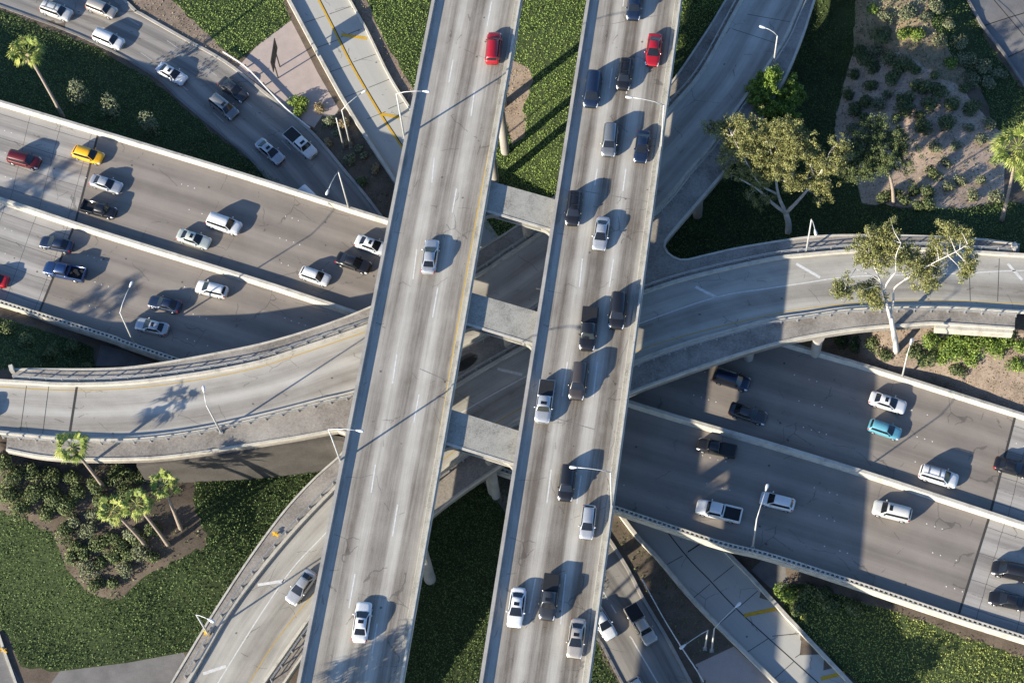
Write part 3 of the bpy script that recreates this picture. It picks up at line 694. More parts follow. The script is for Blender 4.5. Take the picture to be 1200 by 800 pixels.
for ov, ps in ((ov1, [((492,432),(527,447)),((432,0),(432,0))]), (ov2, [((628,338),(664,345)),((651,490),(697,503)),((672,222),(768,238)),((703,31),(782,16))])):
    for a, b in ps:
        if a != b: lc(strips('construction_joint', [(at(a, Z3), at(b, Z3))], .07, M['conc_gray'], ov[0], .009))
# L3 columns
for px in ((597,182), (594,127), (585,216)):
    column(ov1[0], at(px, 0)+Vector((-.6, .5, 0)), 0, Z3-1.85, .6)
column(ov1[0], at((504,684), 0)+Vector((0, .6, 0)), 0, Z3-1.85, .75)
for px in ((410,640), (430,500)): column(ov1[0], at(px, Z3), 0, Z3-1.85, .75)
for px in ((742,110), (642,640), (700,420)): column(ov2[0], at(px, Z3), 0, Z3-1.85, .75)
# cross beams between the overpasses
BEAM = [((581,214),(652,234),(647.5,269),(575.6,247.5), 'nearest the lawn'), ((557,344),(632.5,366),(626,402.5),(552.5,380), 'in the middle of the three'), ((534.7,481.4),(609.4,505),(603.7,543),(528,520), 'lowest of the three')]
for (a, b, c, d, wh) in BEAM:
    zt = Z3-.35; A, B, C_, D = [at(p, zt) for p in (a, b, c, d)]
    u = (B-A).normalized(); n_ = Vector((u.y, -u.x, 0))
    r = empty('cross_beam', (A+C_)/2, 'broad flat concrete beam joining the two overpasses, the one '+wh, 'beam', 'beams between the overpasses')
    bm = bmesh.new(); pts = [A-u*1.6, B+u*1.2, C_+u*1.2, D-u*1.6]
    top = [bm.verts.new(p) for p in pts]; bt = [bm.verts.new(p-Vector((0, 0, .5))) for p in pts]
    bm.faces.new(top); bm.faces.new(bt[::-1])
    for k in range(4): bm.faces.new((top[k], bt[k], bt[(k+1) % 4], top[(k+1) % 4]))
    lc(bmesh_obj('beam_top', bm, M['conc_cap'], r))
    # upstand lip on the south edge and the web below
    e = [D-u*1.2, C_+u*1.0]
    lc(sweep('lip', e, [(-.02, .0), (-.02, .06), (.3, .06), (.3, .0)], M['conc_light'], r))
    bm = bmesh.new()
    cA, cB = (A+D)/2, (B+C_)/2; wd = (A-D).length*.5-.25
    for s0, s1, w_ in ((.5, 1.25, wd-.1), (1.25, 1.5, wd+.3)):
        q = [cA-u*1.6+n_*w_, cB+u*1.2+n_*w_, cB+u*1.2-n_*w_, cA-u*1.6-n_*w_]
        t1 = [bm.verts.new(p-Vector((0, 0, s0))) for p in q]; t2 = [bm.verts.new(p-Vector((0, 0, s1))) for p in q]
        bm.faces.new(t1); bm.faces.new(t2[::-1])
        for k in range(4): bm.faces.new((t1[k], t2[k], t2[(k+1) % 4], t1[(k+1) % 4]))
    # rounded haunches at both ends (towards the south)
    for (pt, sg) in ((D-u*.9, 1), (C_+u*.3, -1)):
        ring = [pt, pt+u*sg*1.9]+[pt+u*sg*(1.9-1.9*math.sin(k*math.pi/12))+n_*(1.5*(1-math.cos(k*math.pi/12))) for k in range(1, 7)]
        t1 = [bm.verts.new(p-Vector((0, 0, .55))) for p in ring]; t2 = [bm.verts.new(p-Vector((0, 0, 1.45))) for p in ring]
        bm.faces.new(t1); bm.faces.new(t2[::-1])
        for k in range(len(ring)): j = (k+1) % len(ring); bm.faces.new((t1[k], t2[k], t2[j], t1[j]))
    lc(bmesh_obj('web', bm, M['conc_cap'], r))
    for (e0, e1, nm_) in ((-13.6, -.6, 'left'), (0.4, 13.4, 'right')):
        o0 = cA if nm_ == 'left' else cB
        bm = bmesh.new(); box(bm, o0+u*(e0+e1)/2+Vector((0, 0, -2.75)), (10.6, 3.2, 2.2), math.atan2(u.y, u.x)); lc(bmesh_obj('sun_blocking_cap', bm, M['conc'], r))  # unseen blocks added under the overpasses to keep sun out of the gaps
    for q in (cA+u*4.2, ):
        zb = Z2 if 'lawn' in wh or 'middle' in wh else 0
        lc(column(r, q, zb if zb else 0, Z3-1.8, .6))

# ---------------------------------------------------------------- street lamps
def lamp(base, z, top, head, label, post_only=False):
    b = at(base, z) if z is not None else g(base)
    best = min([5+.1*k for k in range(70)], key=lambda h: (abs(_prj(b+Vector((0, 0, h)))[1]-top[1])))
    t = at(top, b.z+best); hd = at(head, t.z+.9)
    r = empty('street_lamp', b, label, 'street lamp', 'street lamps')
    bm = bmesh.new(); tube(bm, [b+Vector((0, 0, -.4)), b.lerp(t, .5), t], [.14, .11, .075], 10); lc(bmesh_obj('pole', bm, M['pole'], r, True))
    bm = bmesh.new(); box(bm, b+Vector((0, 0, .05)), (.5, .5, .12)); lc(bmesh_obj('base_plate', bm, M['steel'], r))
    d = hd-t; bm = bmesh.new(); pts = [t+Vector((0, 0, -.05)), t+d*.3+Vector((0, 0, .25)), t+d*.7+Vector((0, 0, .22)), hd]
    tube(bm, pts, [.06, .055, .05, .05], 8); lc(bmesh_obj('arm', bm, M['pole'], r, True))
    bm = bmesh.new(); u = Vector((d.x, d.y, 0)).normalized(); ang = math.atan2(u.y, u.x)
    secs = [(-.1, .07, .06), (.1, .12, .09), (.4, .2, .14), (.7, .2, .13), (.85, .10, .07)]; prev = None
    for (x, w, h_) in secs:
        c = hd+u*x; s = Vector((-u.y, u.x, 0))
        ring = [bm.verts.new(c+s*w*math.cos(k*math.pi/4)+Vector((0, 0, h_*math.sin(k*math.pi/4)))) for k in range(8)]
        if prev:
            for k in range(8): bm.faces.new((prev[k], prev[(k+1) % 8], ring[(k+1) % 8], ring[k]))
        else: bm.faces.new(ring)
        prev = ring
    bm.faces.new(prev); lc(bmesh_obj('lamp_head', bm, M['lamp'], r, True))
def _prj(P):
    v = RM.T @ (np.array(P)-np.array([0, 0, HC])); return (600+F*v[0]/-v[2], 400-F*v[1]/-v[2])
lamp((473.8,161), Z3, (464.5,110), (496,107), 'street lamp reaching over the left overpass near its top, above the concrete ramp')
lamp((399.5,541), Z3, (385,503), (418,504), 'street lamp reaching over the left overpass beside the left curved ramp')
lamp((158,404), Z1, (140.5,366), (152,336), 'street lamp leaning over the silver sedans on the left part of the freeway')
lamp((409.5,246), Z1, (396.5,201), (385,222), 'street lamp on the upper freeway barrier left of the left overpass')
lamp((259,506), Z2, (242,475), (239,459), 'street lamp on the lower railing of the left curved ramp')
lamp((945,294), Z2, (951,257), (955,269), 'street lamp on the upper railing of the right curved ramp below the pale trees')
lamp((1057,443), Z1, (1063.5,414), (1067,403), 'street lamp behind the freeway barrier beside the dry slope')
lamp((882,642), Z1, (887,607), (897.5,574), 'street lamp curving over the white hatchback on the lower freeway lanes')
lamp((243.7,742), Z2, (230,720), (244,725), 'street lamp with a yellow base at the bottom left ramp ledge')
lamp((906,79), Z2, (911,42), (897,33), 'street lamp on the shaded top ramp beside the bright green tree')
lamp((717,594), Z3, (715.5,553), (676,547.5), 'street lamp reaching over the black car near the bottom of the right overpass')
lamp((775,174), Z3, (778,123), (741,114.5), 'street lamp reaching over the top of the right overpass')
lamp((411,172), 0, (400.5,129), (424,109), 'street lamp over the wide concrete ramp near the brown brush')
lamp((826,760), 0, (829.5,738), (803,755), 'street lamp with long arm over the shaded lower road at bottom')
lamp((834,762), 0, (837,736), (862,711), 'street lamp over the shaded concrete ramp at bottom right')
bm = bmesh.new(); b = at((403.5,175), 0); tube(bm, [b, b+Vector((0, 0, 8.6))], [.13, .09], 8); tag(bmesh_obj('utility_pole', bm, M['pole'], None, True), 'bare pale pole standing in the brush left of the lamp over the concrete ramp', 'pole')
for px, lab in (((323,626), 'yellow bracket on the ledge above the lower left ramp'), ((242.5,742), 'yellow bracket at the foot of the lamp on the ramp ledge'), ((5,762), 'yellow bracket on the kerb at the bottom left corner')):
    b = at(px, Z2) if px[0] > 50 else g(px)
    bm = bmesh.new(); box(bm, b+Vector((0, 0, .2)), (.7, .2, .2), .5); box(bm, b+Vector((.25, -.2, .3)), (.2, .5, .15), .9); box(bm, b+Vector((-.2, .15, .4)), (.35, .15, .2), -.3); tag(bmesh_obj('yellow_bracket', bm, M['yellowthing']), lab, 'bracket')
# road sign on two legs
b1, b2 = at((328,78.5), 0), at((326,91.5), 0)
r = empty('road_sign', (b1+b2)/2, 'road sign panel on two legs seen nearly edge on, standing on the pink paving', 'sign')
for b in (b1, b2):
    bm = bmesh.new(); tube(bm, [b, b+Vector((0, 0, 5.2))], .1, 8); lc(bmesh_obj('leg', bm, M['dark'], r))
bm = bmesh.new(); d = (b2-b1).normalized(); m = (b1+b2)/2; box(bm, m+Vector((0, 0, 4.6)), ((b2-b1).length+2.2, .1, 2.6), math.atan2(d.y, d.x)); lc(bmesh_obj('panel', bm, M['dark'], r))
# guardrails by the lower roads
def guard(ps, label, z=0):
    P = smooth_poly(ats(ps, z), 30); r = empty('guardrail', P[0], label, 'guardrail', 'guardrails by the lower road')
    lc(sweep('rail', P, [(-.05, .55), (-.08, .65), (-.02, .75), (-.08, .85), (.02, .85), (.02, .55)], M['lamp'], r))
    n = int(plen(P)[-1]/1.9); Q = resample(P, n)
    for q, t in zip(Q, tangents(Q)):
        bm = bmesh.new(); box(bm, q+Vector((t.y*.15, -t.x*.15, .4)) if False else q+Vector((-t.y*.2, t.x*.2, .4)), (.2, .22, .85), math.atan2(t.y, t.x)); lc(bmesh_obj('post', bm, M['wood'], r))
guard([(262,64),(290,83),(318,112),(340,134),(364,153)], 'white guardrail with wooden posts between the lower road and the pink paving')
guard([(752,680),(775,722),(797,758),(815,785),(824,800)], 'shaded guardrail beside the lower road at the bottom')
# ---------------------------------------------------------------- plants
def blob_pts(n, c, r, shell=.6):
    d = np.random.normal(size=(n, 3)); d /= np.linalg.norm(d, axis=1)[:, None]
    rad = np.random.uniform(shell, 1, n)**.6
    return np.array(c)+d*rad[:, None]*np.array(r), d
def shrub(px, rpx, mat, label, group, z=None, hf=.8, n=None, lobes=5, name='shrub', zt=None):
    b = g(px) if zt is None else at(px, zt); R = rpx/6.9
    r = empty(name, b, label, 'shrub' if name == 'shrub' else 'tree', group)
    P = []; D = []
    for k in range(lobes):
        a = random.uniform(0, 6.28); rr = random.uniform(0, .55)*R
        q, d = blob_pts(int((n or 230)*max(.5, R)**1.4/lobes*2), (math.cos(a)*rr, math.sin(a)*rr, R*hf*random.uniform(.35, .8)), (R*.6, R*.6, R*hf*.55)); P.append(q); D.append(d)
    P = np.concatenate(P); D = np.concatenate(D); P[:, 2] = np.maximum(P[:, 2], .05)
    me = leaf_quads(P, .13, np.random.uniform(0, 1, len(P)), .7, .6, D+np.array([0, 0, .4]))
    link('foliage', me, M[mat], r)
    bm = bmesh.new()
    for k in range(3): a = k*2.1+random.random(); tube(bm, [(0, 0, -.2), (math.cos(a)*R*.3, math.sin(a)*R*.3, R*hf*.6)], [.07, .03], 5)
    bmesh_obj('stem', bm, M['wood'], r)
    return r
for px, r, lab in (((92,105), 12, 'young pale green tree in the dark ivy, nearest the tall palm'), ((131,120), 11, 'young pale green tree in the dark ivy, middle of the three'), ((175,139), 12, 'young pale green tree in the dark ivy, nearest the freeway')):
    q = shrub((px[0]+3, px[1]+16), r, 'shrub_grey', lab, 'young trees in the ivy', hf=2.6, n=170, name='young_tree')
dark_spots = [(1032,45),(1006,65),(1000,88),(1022,80),(1045,95),(1018,103),(1044,72),(995,112),(1060,78),(1072,100),(1085,105),(1062,130),(1090,125),(1115,125),(1138,128),(1080,150),(1108,148),(1063,120),(1052,82),(1100,110)]
for i, p in enumerate(dark_spots): shrub(p, random.uniform(8, 12), 'shrub', 'round dark shrub in the shade on the bare soil at top right', 'shaded shrubs at top right')
for p in [(1012,70),(1026,62),(1003,130),(1013,122),(1040,112),(1030,125),(1055,118),(1050,140),(1078,138),(1130,105),(1000,152),(1012,140),(1072,82),(1096,90)]: shrub(p, random.uniform(6, 10), random.choice(['shrub', 'shrub', 'shrub_grey']), 'round dark shrub in the shade on the bare soil at top right', 'shaded shrubs at top right')
for p in [(1120,172),(1150,165),(1135,150),(1160,148),(1163,190),(1093,175)]: shrub(p, random.uniform(5.5, 9), 'shrub_grey', 'small grey green shrub on sunlit pinkish soil', 'sunlit shrubs at right')
for p in [(1108,192),(1112,220),(1140,232),(1168,232),(1125,213),(1150,213)]: shrub(p, random.uniform(5, 9), 'shrub_grey', 'low shrub on the wood chip slope above the right curved ramp', 'shrubs on the wood chip slope')
for p in [(1048,228),(1070,225),(1088,228),(1075,245),(1035,235),(1095,205),(1060,238),(1085,240)]: shrub(p, random.uniform(7, 11), 'shrub', 'leafy shrub between the two eucalyptus trees', 'shrubs between the eucalyptus trees')
for p in [(1040,20),(1062,15),(1085,20),(1110,30),(1125,50),(1100,48),(1130,72),(1150,80),(1075,40),(1115,75),(1140,95),(1160,98),(1095,8),(1170,88),(1022,12),(1060,40)]: shrub(p, random.uniform(7, 12), random.choice(['shrub_grey', 'shrub_green', 'shrub_grey']), 'scrubby olive green shrub on the bank beside the concrete lot', 'scrub at top right', hf=.5)
for p in [(350,131),(356,122),(346,122)]: shrub(p, 8, 'shrub_green', 'green bush beside the guardrail on the pink paving', 'bushes by the pink paving', hf=.9)
shrub((374,128), 8, 'palm_dry', 'brownish dry bush beside the green bush on the pink paving', 'bushes by the pink paving')
for p in [(388,145),(395,158),(408,168),(420,175),(428,183),(402,148),(385,168),(412,190),(440,200),(425,215)]: shrub(p, random.uniform(5, 9), random.choice(['shrub', 'palm_dry', 'shrub_grey']), 'scraggly brown green bush in the dirt beside the wide concrete ramp', 'bushes beside the concrete ramp')
shrub((919,700), 12, 'shrub_green', 'bright green bush at the edge of the shaded bank by the concrete ramp', 'bushes below the freeway', hf=.9)
for p in [(945,695),(962,700),(935,712),(1000,715),(975,712)]: shrub(p, 10, 'shrub', 'dark bush in the shade below the freeway parapet', 'bushes below the freeway')
for p, r in (((1095,402),12),((1110,408),13),((1125,400),13),((1140,408),14),((1155,402),12),((1165,412),11),((1180,398),12),((1120,418),12),((1195,408),11),((1105,420),10),((1190,432),10),((1135,424),9)): shrub(p, r, 'shrub_green', 'bushy yellow green shrub on the slope under the pale wing wall', 'green shrubs under the wing wall', n=190)
for p in [(1080,425),(1092,420),(1075,415),(1122,436)]: shrub(p, random.uniform(8, 11), 'shrub', 'dark green shrub on the dry slope beside the freeway barrier', 'dark shrubs on the dry slope')
for p in [(1020,405),(1000,405),(1035,418),(985,400)]: shrub(p, 9, 'shrub', 'shaded shrub under the ledge of the right curved ramp', 'shrubs under the right ramp')
gsp = [(75,625),(90,640),(105,625),(100,650),(118,640),(130,632),(120,660),(135,655),(105,668),(112,685),(140,640),(150,650),(155,625),(148,668),(168,650),(165,632),(132,685),(180,655),(90,610),(110,605),(135,612),(85,655),(178,622)]
for p in gsp: shrub(p, random.uniform(7, 12), 'shrub_grey' if random.random() < .4 else 'shrub', 'olive shrub in the bare patch of soil around the palms', 'shrubs around the palms')
gl2 = [(15,560),(35,555),(60,560),(85,560),(10,580),(40,580),(65,585),(95,580),(25,598),(55,605),(110,570),(5,545),(80,595),(140,560),(165,560),(120,588),(150,580)]
for p in gl2: shrub(p, random.uniform(10, 15), 'shrub', 'dense dark green bush on the bank below the left ramp end', 'bushes below the left ramp')
for p in [(100,432),(60,415),(30,400),(10,385),(85,408)]: shrub(p, 9, 'shrub', 'dark bush on the shaded bank between freeway and left ramp', 'bushes between freeway and left ramp')
# palms
def palm(base, crown, hh, label, n=26, R=2.3, off=False, dry=.25, z0=None):
    b = g(base) if z0 is None else at(base, z0); c = at(crown, b.z+hh); d = c-b
    r = empty('palm_tree', b, label, 'palm tree', 'palm trees')
    bm = bmesh.new(); pts = [Vector((0, 0, -.5))]+[Vector((d.x*(t**1.3), d.y*(t**1.3), d.z*t)) for t in (0.05, .3, .6, .85, 1)]
    tube(bm, pts, [.36, .3, .22, .2, .19, .22], 9); bmesh_obj('trunk', bm, M['bark_palm'], r, True)
    V = []; Fc = []; sh = []
    for k in range(n):
        a = k*2.399+random.random()*.5; e = random.uniform(-.65, 1.2)*(.9 if k % 3 else .5); Ls = R*random.uniform(.42, .72)
        dirv = Vector((math.cos(a)*math.cos(e), math.sin(a)*math.cos(e), math.sin(e))); side = Vector((-math.sin(a), math.cos(a), 0)); upv = side.cross(dirv)*-1
        side = (side*math.cos(.5)+upv*math.sin(random.uniform(-.7, .7))).normalized()
        o = Vector(d); m = o+dirv*Ls; k0 = len(V)
        V += [o-side*.03, o+side*.03, m+side*.03, m-side*.03]; Fc.append((k0, k0+1, k0+2, k0+3)); s0 = .1+.7*random.random(); sh.append(s0)
        nb = 11
        for j in range(nb):
            th = (j/(nb-1)-.5)*2.7; q = (dirv*math.cos(th)+side*math.sin(th)).normalized(); lw = R*.5*(1-.35*(abs(th)/1.35)**2)*random.uniform(.8, 1.15)
            droop = Vector((0, 0, -.22*lw*(1+random.random())))
            mid = m+q*lw*.6; tip = m+q*lw+droop; wv = (q.cross(upv)).normalized()*.075; k0 = len(V)
            V += [m-wv*.3, mid-wv, tip, mid+wv, m+wv*.3]; Fc.append((k0, k0+1, k0+2, k0+3, k0+4)); sh.append(min(1, max(0, s0+random.uniform(-.35, .35))))
    me = mesh('fronds', V, Fc); at_ = me.attributes.new('shade', 'FLOAT', 'FACE'); at_.data.foreach_set('value', sh); link('fronds', me, M['palm'], r)
    V = []; Fc = []; sh = []
    for k in range(int(n*1.6)):
        a = random.random()*6.28; e = random.uniform(-1.45, -.7); L_ = random.uniform(.8, 1.7); q = Vector((math.cos(a)*math.cos(e), math.sin(a)*math.cos(e), math.sin(e))); s = Vector((-math.sin(a), math.cos(a), 0))*.16
        o = Vector(d)+q*.25+Vector((0, 0, -.1)); k0 = len(V); V += [o-s*.4, o+q*L_*.6-s, o+q*L_, o+q*L_*.6+s, o+s*.4]; Fc.append(tuple(range(k0, k0+5))); sh.append(random.random())
    me = mesh('dry_skirt', V, Fc); at_ = me.attributes.new('shade', 'FLOAT', 'FACE'); at_.data.foreach_set('value', sh); link('dry_skirt', me, M['palm_dry'], r)
palm((74,137), (32,62), 13.0, 'tall fan palm leaning over the dark ivy at the top left', 34, 2.6)
palm((122,571), (84,523), 11.0, 'fan palm with its crown against the left curved ramp', 26, 2.3)
palm((197,638), (160,590), 11.0, 'fan palm with pale trunk, right one of the close pair in the soil patch', 26, 2.2)
palm((172,640), (132,597), 10.0, 'fan palm with hidden trunk, left one of the close pair in the soil patch', 26, 2.0)
palm((212,619), (192,567), 11.0, 'slender fan palm nearest the ivy field at right of the soil patch', 22, 1.9)
palm((1174,258), (1193,172), 15.5, 'big fan palm at the right edge above the curved ramp', 44, 3.3)
palm((1203,262), (1212,205), 11.5, 'second fan palm cut by the right edge of the picture', 26, 2.4)
# off-frame trees whose shadows fall into the picture
palm((395,1000), (318,852), 27, 'very tall palm outside the lower edge', 60, 3.6, z0=0)
palm((350,1020), (262,880), 27, 'very tall palm outside the lower edge, further left', 60, 3.6, z0=0)
palm((-265,420), (-325,350), 13, 'palm outside the left edge', 40, 3.0)
palm((-200,580), (-255,510), 13, 'palm outside the left edge, nearer the ramp', 40, 3.0)
def tree(base, limbs, clusters, leaf, bark, label, lz=None, tr=.42, dens=90, ls=.12, twigs=True, name='eucalyptus_tree', cat='tree'):
    """limbs: list of (pixel,height) chains from the base; clusters: (pixel, height, radius_m)."""
    b = g(base); r = empty(name, b, label, cat, 'large trees')
    bm = bmesh.new(); loc = lambda q, h: at(q, b.z+h)-b
    for ch, r0, r1 in limbs:
        P = [loc(q, h) if q is not None else Vector((0, 0, -.4)) for q, h in ch]; n = len(P)
        if len(P) > 2: P = smooth_poly(P, 10)
        tube(bm, P, [r0+(r1-r0)*i/(len(P)-1) for i in range(len(P))], 8)
    C = [(loc(q, h), R) for q, h, R in clusters]
    ends = [loc(a[0] or base, a[1]).lerp(loc(b_[0] or base, b_[1]), f) for ch, _, _ in limbs[1:] or limbs for a, b_ in zip(ch, ch[1:]) for f in (.35, .7, 1)]
    if twigs:
        for c, R in C:
            e = min(ends, key=lambda x: (x-c).length); mid = e.lerp(c, .5)+Vector((random.uniform(-.3, .3), random.uniform(-.3, .3), .3))
            tube(bm, [e, mid, c], [.06, .04, .015], 5)
            for k in range(4):
                v = Vector((random.gauss(0, 1), random.gauss(0, 1), random.gauss(0, .6))).normalized()*R*.9
                tube(bm, [c.lerp(mid, .3), c+v*.5, c+v], [.022, .015, .008], 4)
    bmesh_obj('trunk', bm, M[bark], r, True)
    P = []; D = []; C0 = list(C)
    for c, R in C0:
        nn = sorted(((c-c2).length, i) for i, (c2, _) in enumerate(C0))[1:3]
        for d_, i in nn:
            if d_ < 5: C.append((c.lerp(C0[i][0], .5)+Vector((random.gauss(0, .3), random.gauss(0, .3), random.gauss(0, .3))), R*.8))
    for c, R in C:
        for k in range(max(6, int(R*R*8))):
            cc = np.array(c)+np.random.normal(size=3)*R*np.array([.5, .5, .42]); rr = random.uniform(.30, .62)
            q, d = blob_pts(int(dens*rr*rr*2.6)+10, cc, (rr, rr, rr*.8), .0); q += np.random.normal(size=q.shape)*.10; P.append(q); D.append(d)
    P = np.concatenate(P); D = np.concatenate(D)
    me = leaf_quads(P, ls, np.random.uniform(0, 1, len(P)), .9, .42, D+np.array([0, 0, .3])); link('crown', me, M[leaf], r)
# big eucalyptus left
tree((924,272), [([(None,0),((924,262),2),((921,250),4)], .5, .36),
  ([((921,250),4),((905,238),6),((888,222),9),((868,210),11)], .26, .08), ([((921,250),4),((912,228),7),((908,200),11),((902,170),14)], .26, .07),
  ([((921,250),4),((940,230),7),((956,210),10),((968,192),13)], .28, .07), ([((912,228),7),((890,215),10),((872,185),13),((858,160),15)], .16, .05),
  ([((956,210),10),((950,195),12),((945,180),13)], .1, .04), ([((908,200),11),((925,180),13),((930,160),15)], .12, .05)],
 [((885,150),15,2.0),((912,148),15,2.0),((938,165),14,1.9),((895,185),12,2.0),((918,180),13,2.0),((870,168),14,1.8),((965,195),13,1.6),((860,152),14,1.6),((848,148),14,1.7),((862,165),14,1.8),((850,182),13,1.4),((872,195),12,1.6),((885,175),13,1.9),((905,165),15,1.9),((925,160),15,1.6),((868,148),15,1.5),((893,205),11,1.4),((915,195),13,1.7),((935,182),14,1.7),((955,185),13,1.6),((945,210),11,1.3),((925,215),11,1.2),((980,195),13,1.4),((990,180),13,1.2),((968,215),10,1.1),((900,232),8,1.0),((878,228),8,.9),((962,235),8,.9),((855,205),11,.9),((835,150),14,.8),((978,170),14,1.2)],
 'euc', 'bark', 'large eucalyptus with pale forked trunk and loose olive crown beside the shaded top ramp', dens=85)
tree((930,215), [([(None,0),((925,190),4),((912,150),9)], .35, .15)],
 [((903,108),12,1.2),((898,132),10,1.6),((918,128),9,1.4),((928,98),11,1.0),((938,112),9,1.1),((912,86),13,.9),((884,100),11,.9),((888,115),11,1.5),((912,125),10,1.8),((895,95),12,1.2),((925,120),10,1.6),((905,90),12.5,1.2),((890,135),9,1.4),((925,140),9,1.4),((912,148),8,1.4)],
 'tree_green', 'bark', 'dense bright green tree standing behind the large eucalyptus', dens=130, ls=.16, twigs=False, name='broadleaf_tree')
tree((1048,240), [([(None,0),((1045,215),3),((1035,185),6)], .3, .12)],
 [((1000,175),6,2.0),((1020,165),6,2.2),((1040,180),6,2.0),((1030,195),5,1.9),((1010,200),5,1.8),((1055,165),5,1.8),((1060,190),4,1.6),((1035,150),6,1.6),((985,200),5,1.5),((1015,145),6,1.2)],
 'shrub', 'bark_palm', 'dark broad tree in shade between the eucalyptus and the bare soil', dens=95, twigs=False, name='broadleaf_tree')
# eucalyptus over the right ramp
tree((1051,411), [([(None,0),((1048,393),3.5),((1044,372),6.6)], .42, .3),
  ([((1043,372),6.6),((1038,350),9.6),((1038,335),11.6),((1050,318),14.6)], .24, .08), ([((1043,372),6.6),((1047,352),8.6),((1048,338),10.6),((1060,328),12.6)], .2, .07),
  ([((1038,350),9.6),((1030,325),12.6),((1018,298),15.6)], .16, .05), ([((1050,318),14.6),((1050,300),16.6),((1056,285),17.6)], .1, .04),
  ([((1060,328),12.6),((1090,310),14.6),((1120,295),16.6),((1134,286),17.6)], .12, .03), ([((1038,335),11.6),((1020,322),13.6),((1003,315),14.6)], .08, .04), ([((1038,335),11.6),((1025,335),12.6)], .05, .03), ([((1003,315),14.6),((992,330),14.6)], .05, .03)],
 [((1030,275),16,1.6),((1042,295),15,1.6),((1060,300),15,1.6),((1022,302),15,1.4),((1080,305),14,1.6),((1025,340),11,1.4),((1110,290),15,1.2),((1120,275),16,1.1),((988,328),14.6,1.25),((994,343),13.6,.7),((983,345),13.6,.5),((1018,275),16.6,1.2),((1010,290),15.6,1.3),((1028,290),15.6,1.4),((1045,280),16.6,1.4),((1050,300),15.6,1.5),((1035,310),14.6,1.3),((1062,290),15.6,1.2),((1070,310),14.6,1.5),((1085,320),13.6,1.3),((1078,332),12.6,1.1),((1095,300),14.6,1.2),((1092,285),15.6,1.1),((1102,315),13.6,1.0),((1045,262),17.6,.9),((1008,340),11.6,1.0),((1020,350),10.6,1.4),((1030,357),9.6,1.0),((1012,305),14.6,.9),((1095,335),11.6,.9),((1132,280),16.6,1.2),((1138,295),15.6,1.0),((1133,312),14.6,.9),((1127,322),13.6,.6),((1140,312),14.6,.5),((1108,268),16.6,.9),((1125,268),16.6,.8)],
 'euc', 'bark', 'eucalyptus with white forked trunk reaching over the right curved ramp', dens=80)
tree((700,1010), [([(None,0),((705,980),6),((708,950),12)], .4, .15)], [((715,905),15,2.2),((740,900),14,2),((730,935),12,2),((760,925),12,1.6)], 'tree_green', 'bark', 'tree outside the lower edge of the picture', twigs=False, name='broadleaf_tree')
tree((880,950), [([(None,0),((880,930),6),((880,905),10)], .3, .12)], [((868,888),12,1.8),((890,880),13,1.6),((885,905),11,1.6),((912,893),12,1.0),((860,905),11,1.0)], 'tree_green', 'bark', 'tree outside the lower edge, nearer the yellowish ivy', twigs=False, name='broadleaf_tree')
# ---------------------------------------------------------------- vehicles
def paint(name, col, metal=.35, rough=.32):
    g_ = N(name); g_.b.inputs['Base Color'].default_value = (*col, 1); g_.b.inputs['Metallic'].default_value = metal; g_.b.inputs['Roughness'].default_value = rough
    g_.b.inputs['Coat Weight'].default_value = .4; g_.b.inputs['Coat Roughness'].default_value = .08
    n1 = g_.noise(g_.obj(), 6, 3); g_.l(g_.ramp(n1, [(.3, tuple(c*.88 for c in col)), (.7, tuple(min(1, c*1.06) for c in col))]), g_.b.inputs['Base Color'])
    return g_.m
PC = {'white': ((.60, .61, .61), 0), 'pearl': ((.52, .52, .49), .1), 'silver': ((.42, .43, .44), .45), 'gray': ((.20, .21, .215), .5), 'black': ((.012, .012, .014), .1), 'charcoal': ((.045, .047, .052), .3),
      'navy': ((.014, .026, .058), .3), 'blue': ((.016, .045, .13), .3), 'red': ((.34, .010, .018), .1), 'maroon': ((.10, .010, .014), .25), 'yellow': ((.72, .36, .010), 0), 'teal': ((.12, .34, .42), .2), 'beige': ((.42, .38, .33), .4), 'brown': ((.07, .06, .055), .35), 'green': ((.50, .53, .47), .3)}
PM = {k: paint('car_paint_'+k, c, m) for k, (c, m) in PC.items()}
GL = plain('car_glass', (.012, .014, .017), .08); GL.node_tree.nodes['Principled BSDF'].inputs['Specular IOR Level'].default_value = .6
TY = plain('tyre_rubber', (.02, .02, .02), .9); RIM = plain('wheel_rim', (.4, .4, .41), .35, .6); HL = plain('headlight_lens', (.75, .76, .78), .15); TL = plain('taillight_lens', (.38, .01, .01), .25)
PLS = plain('black_plastic', (.02, .02, .021), .55)
def lerp_list(xs, ys, x): return float(np.interp(x, xs, ys))
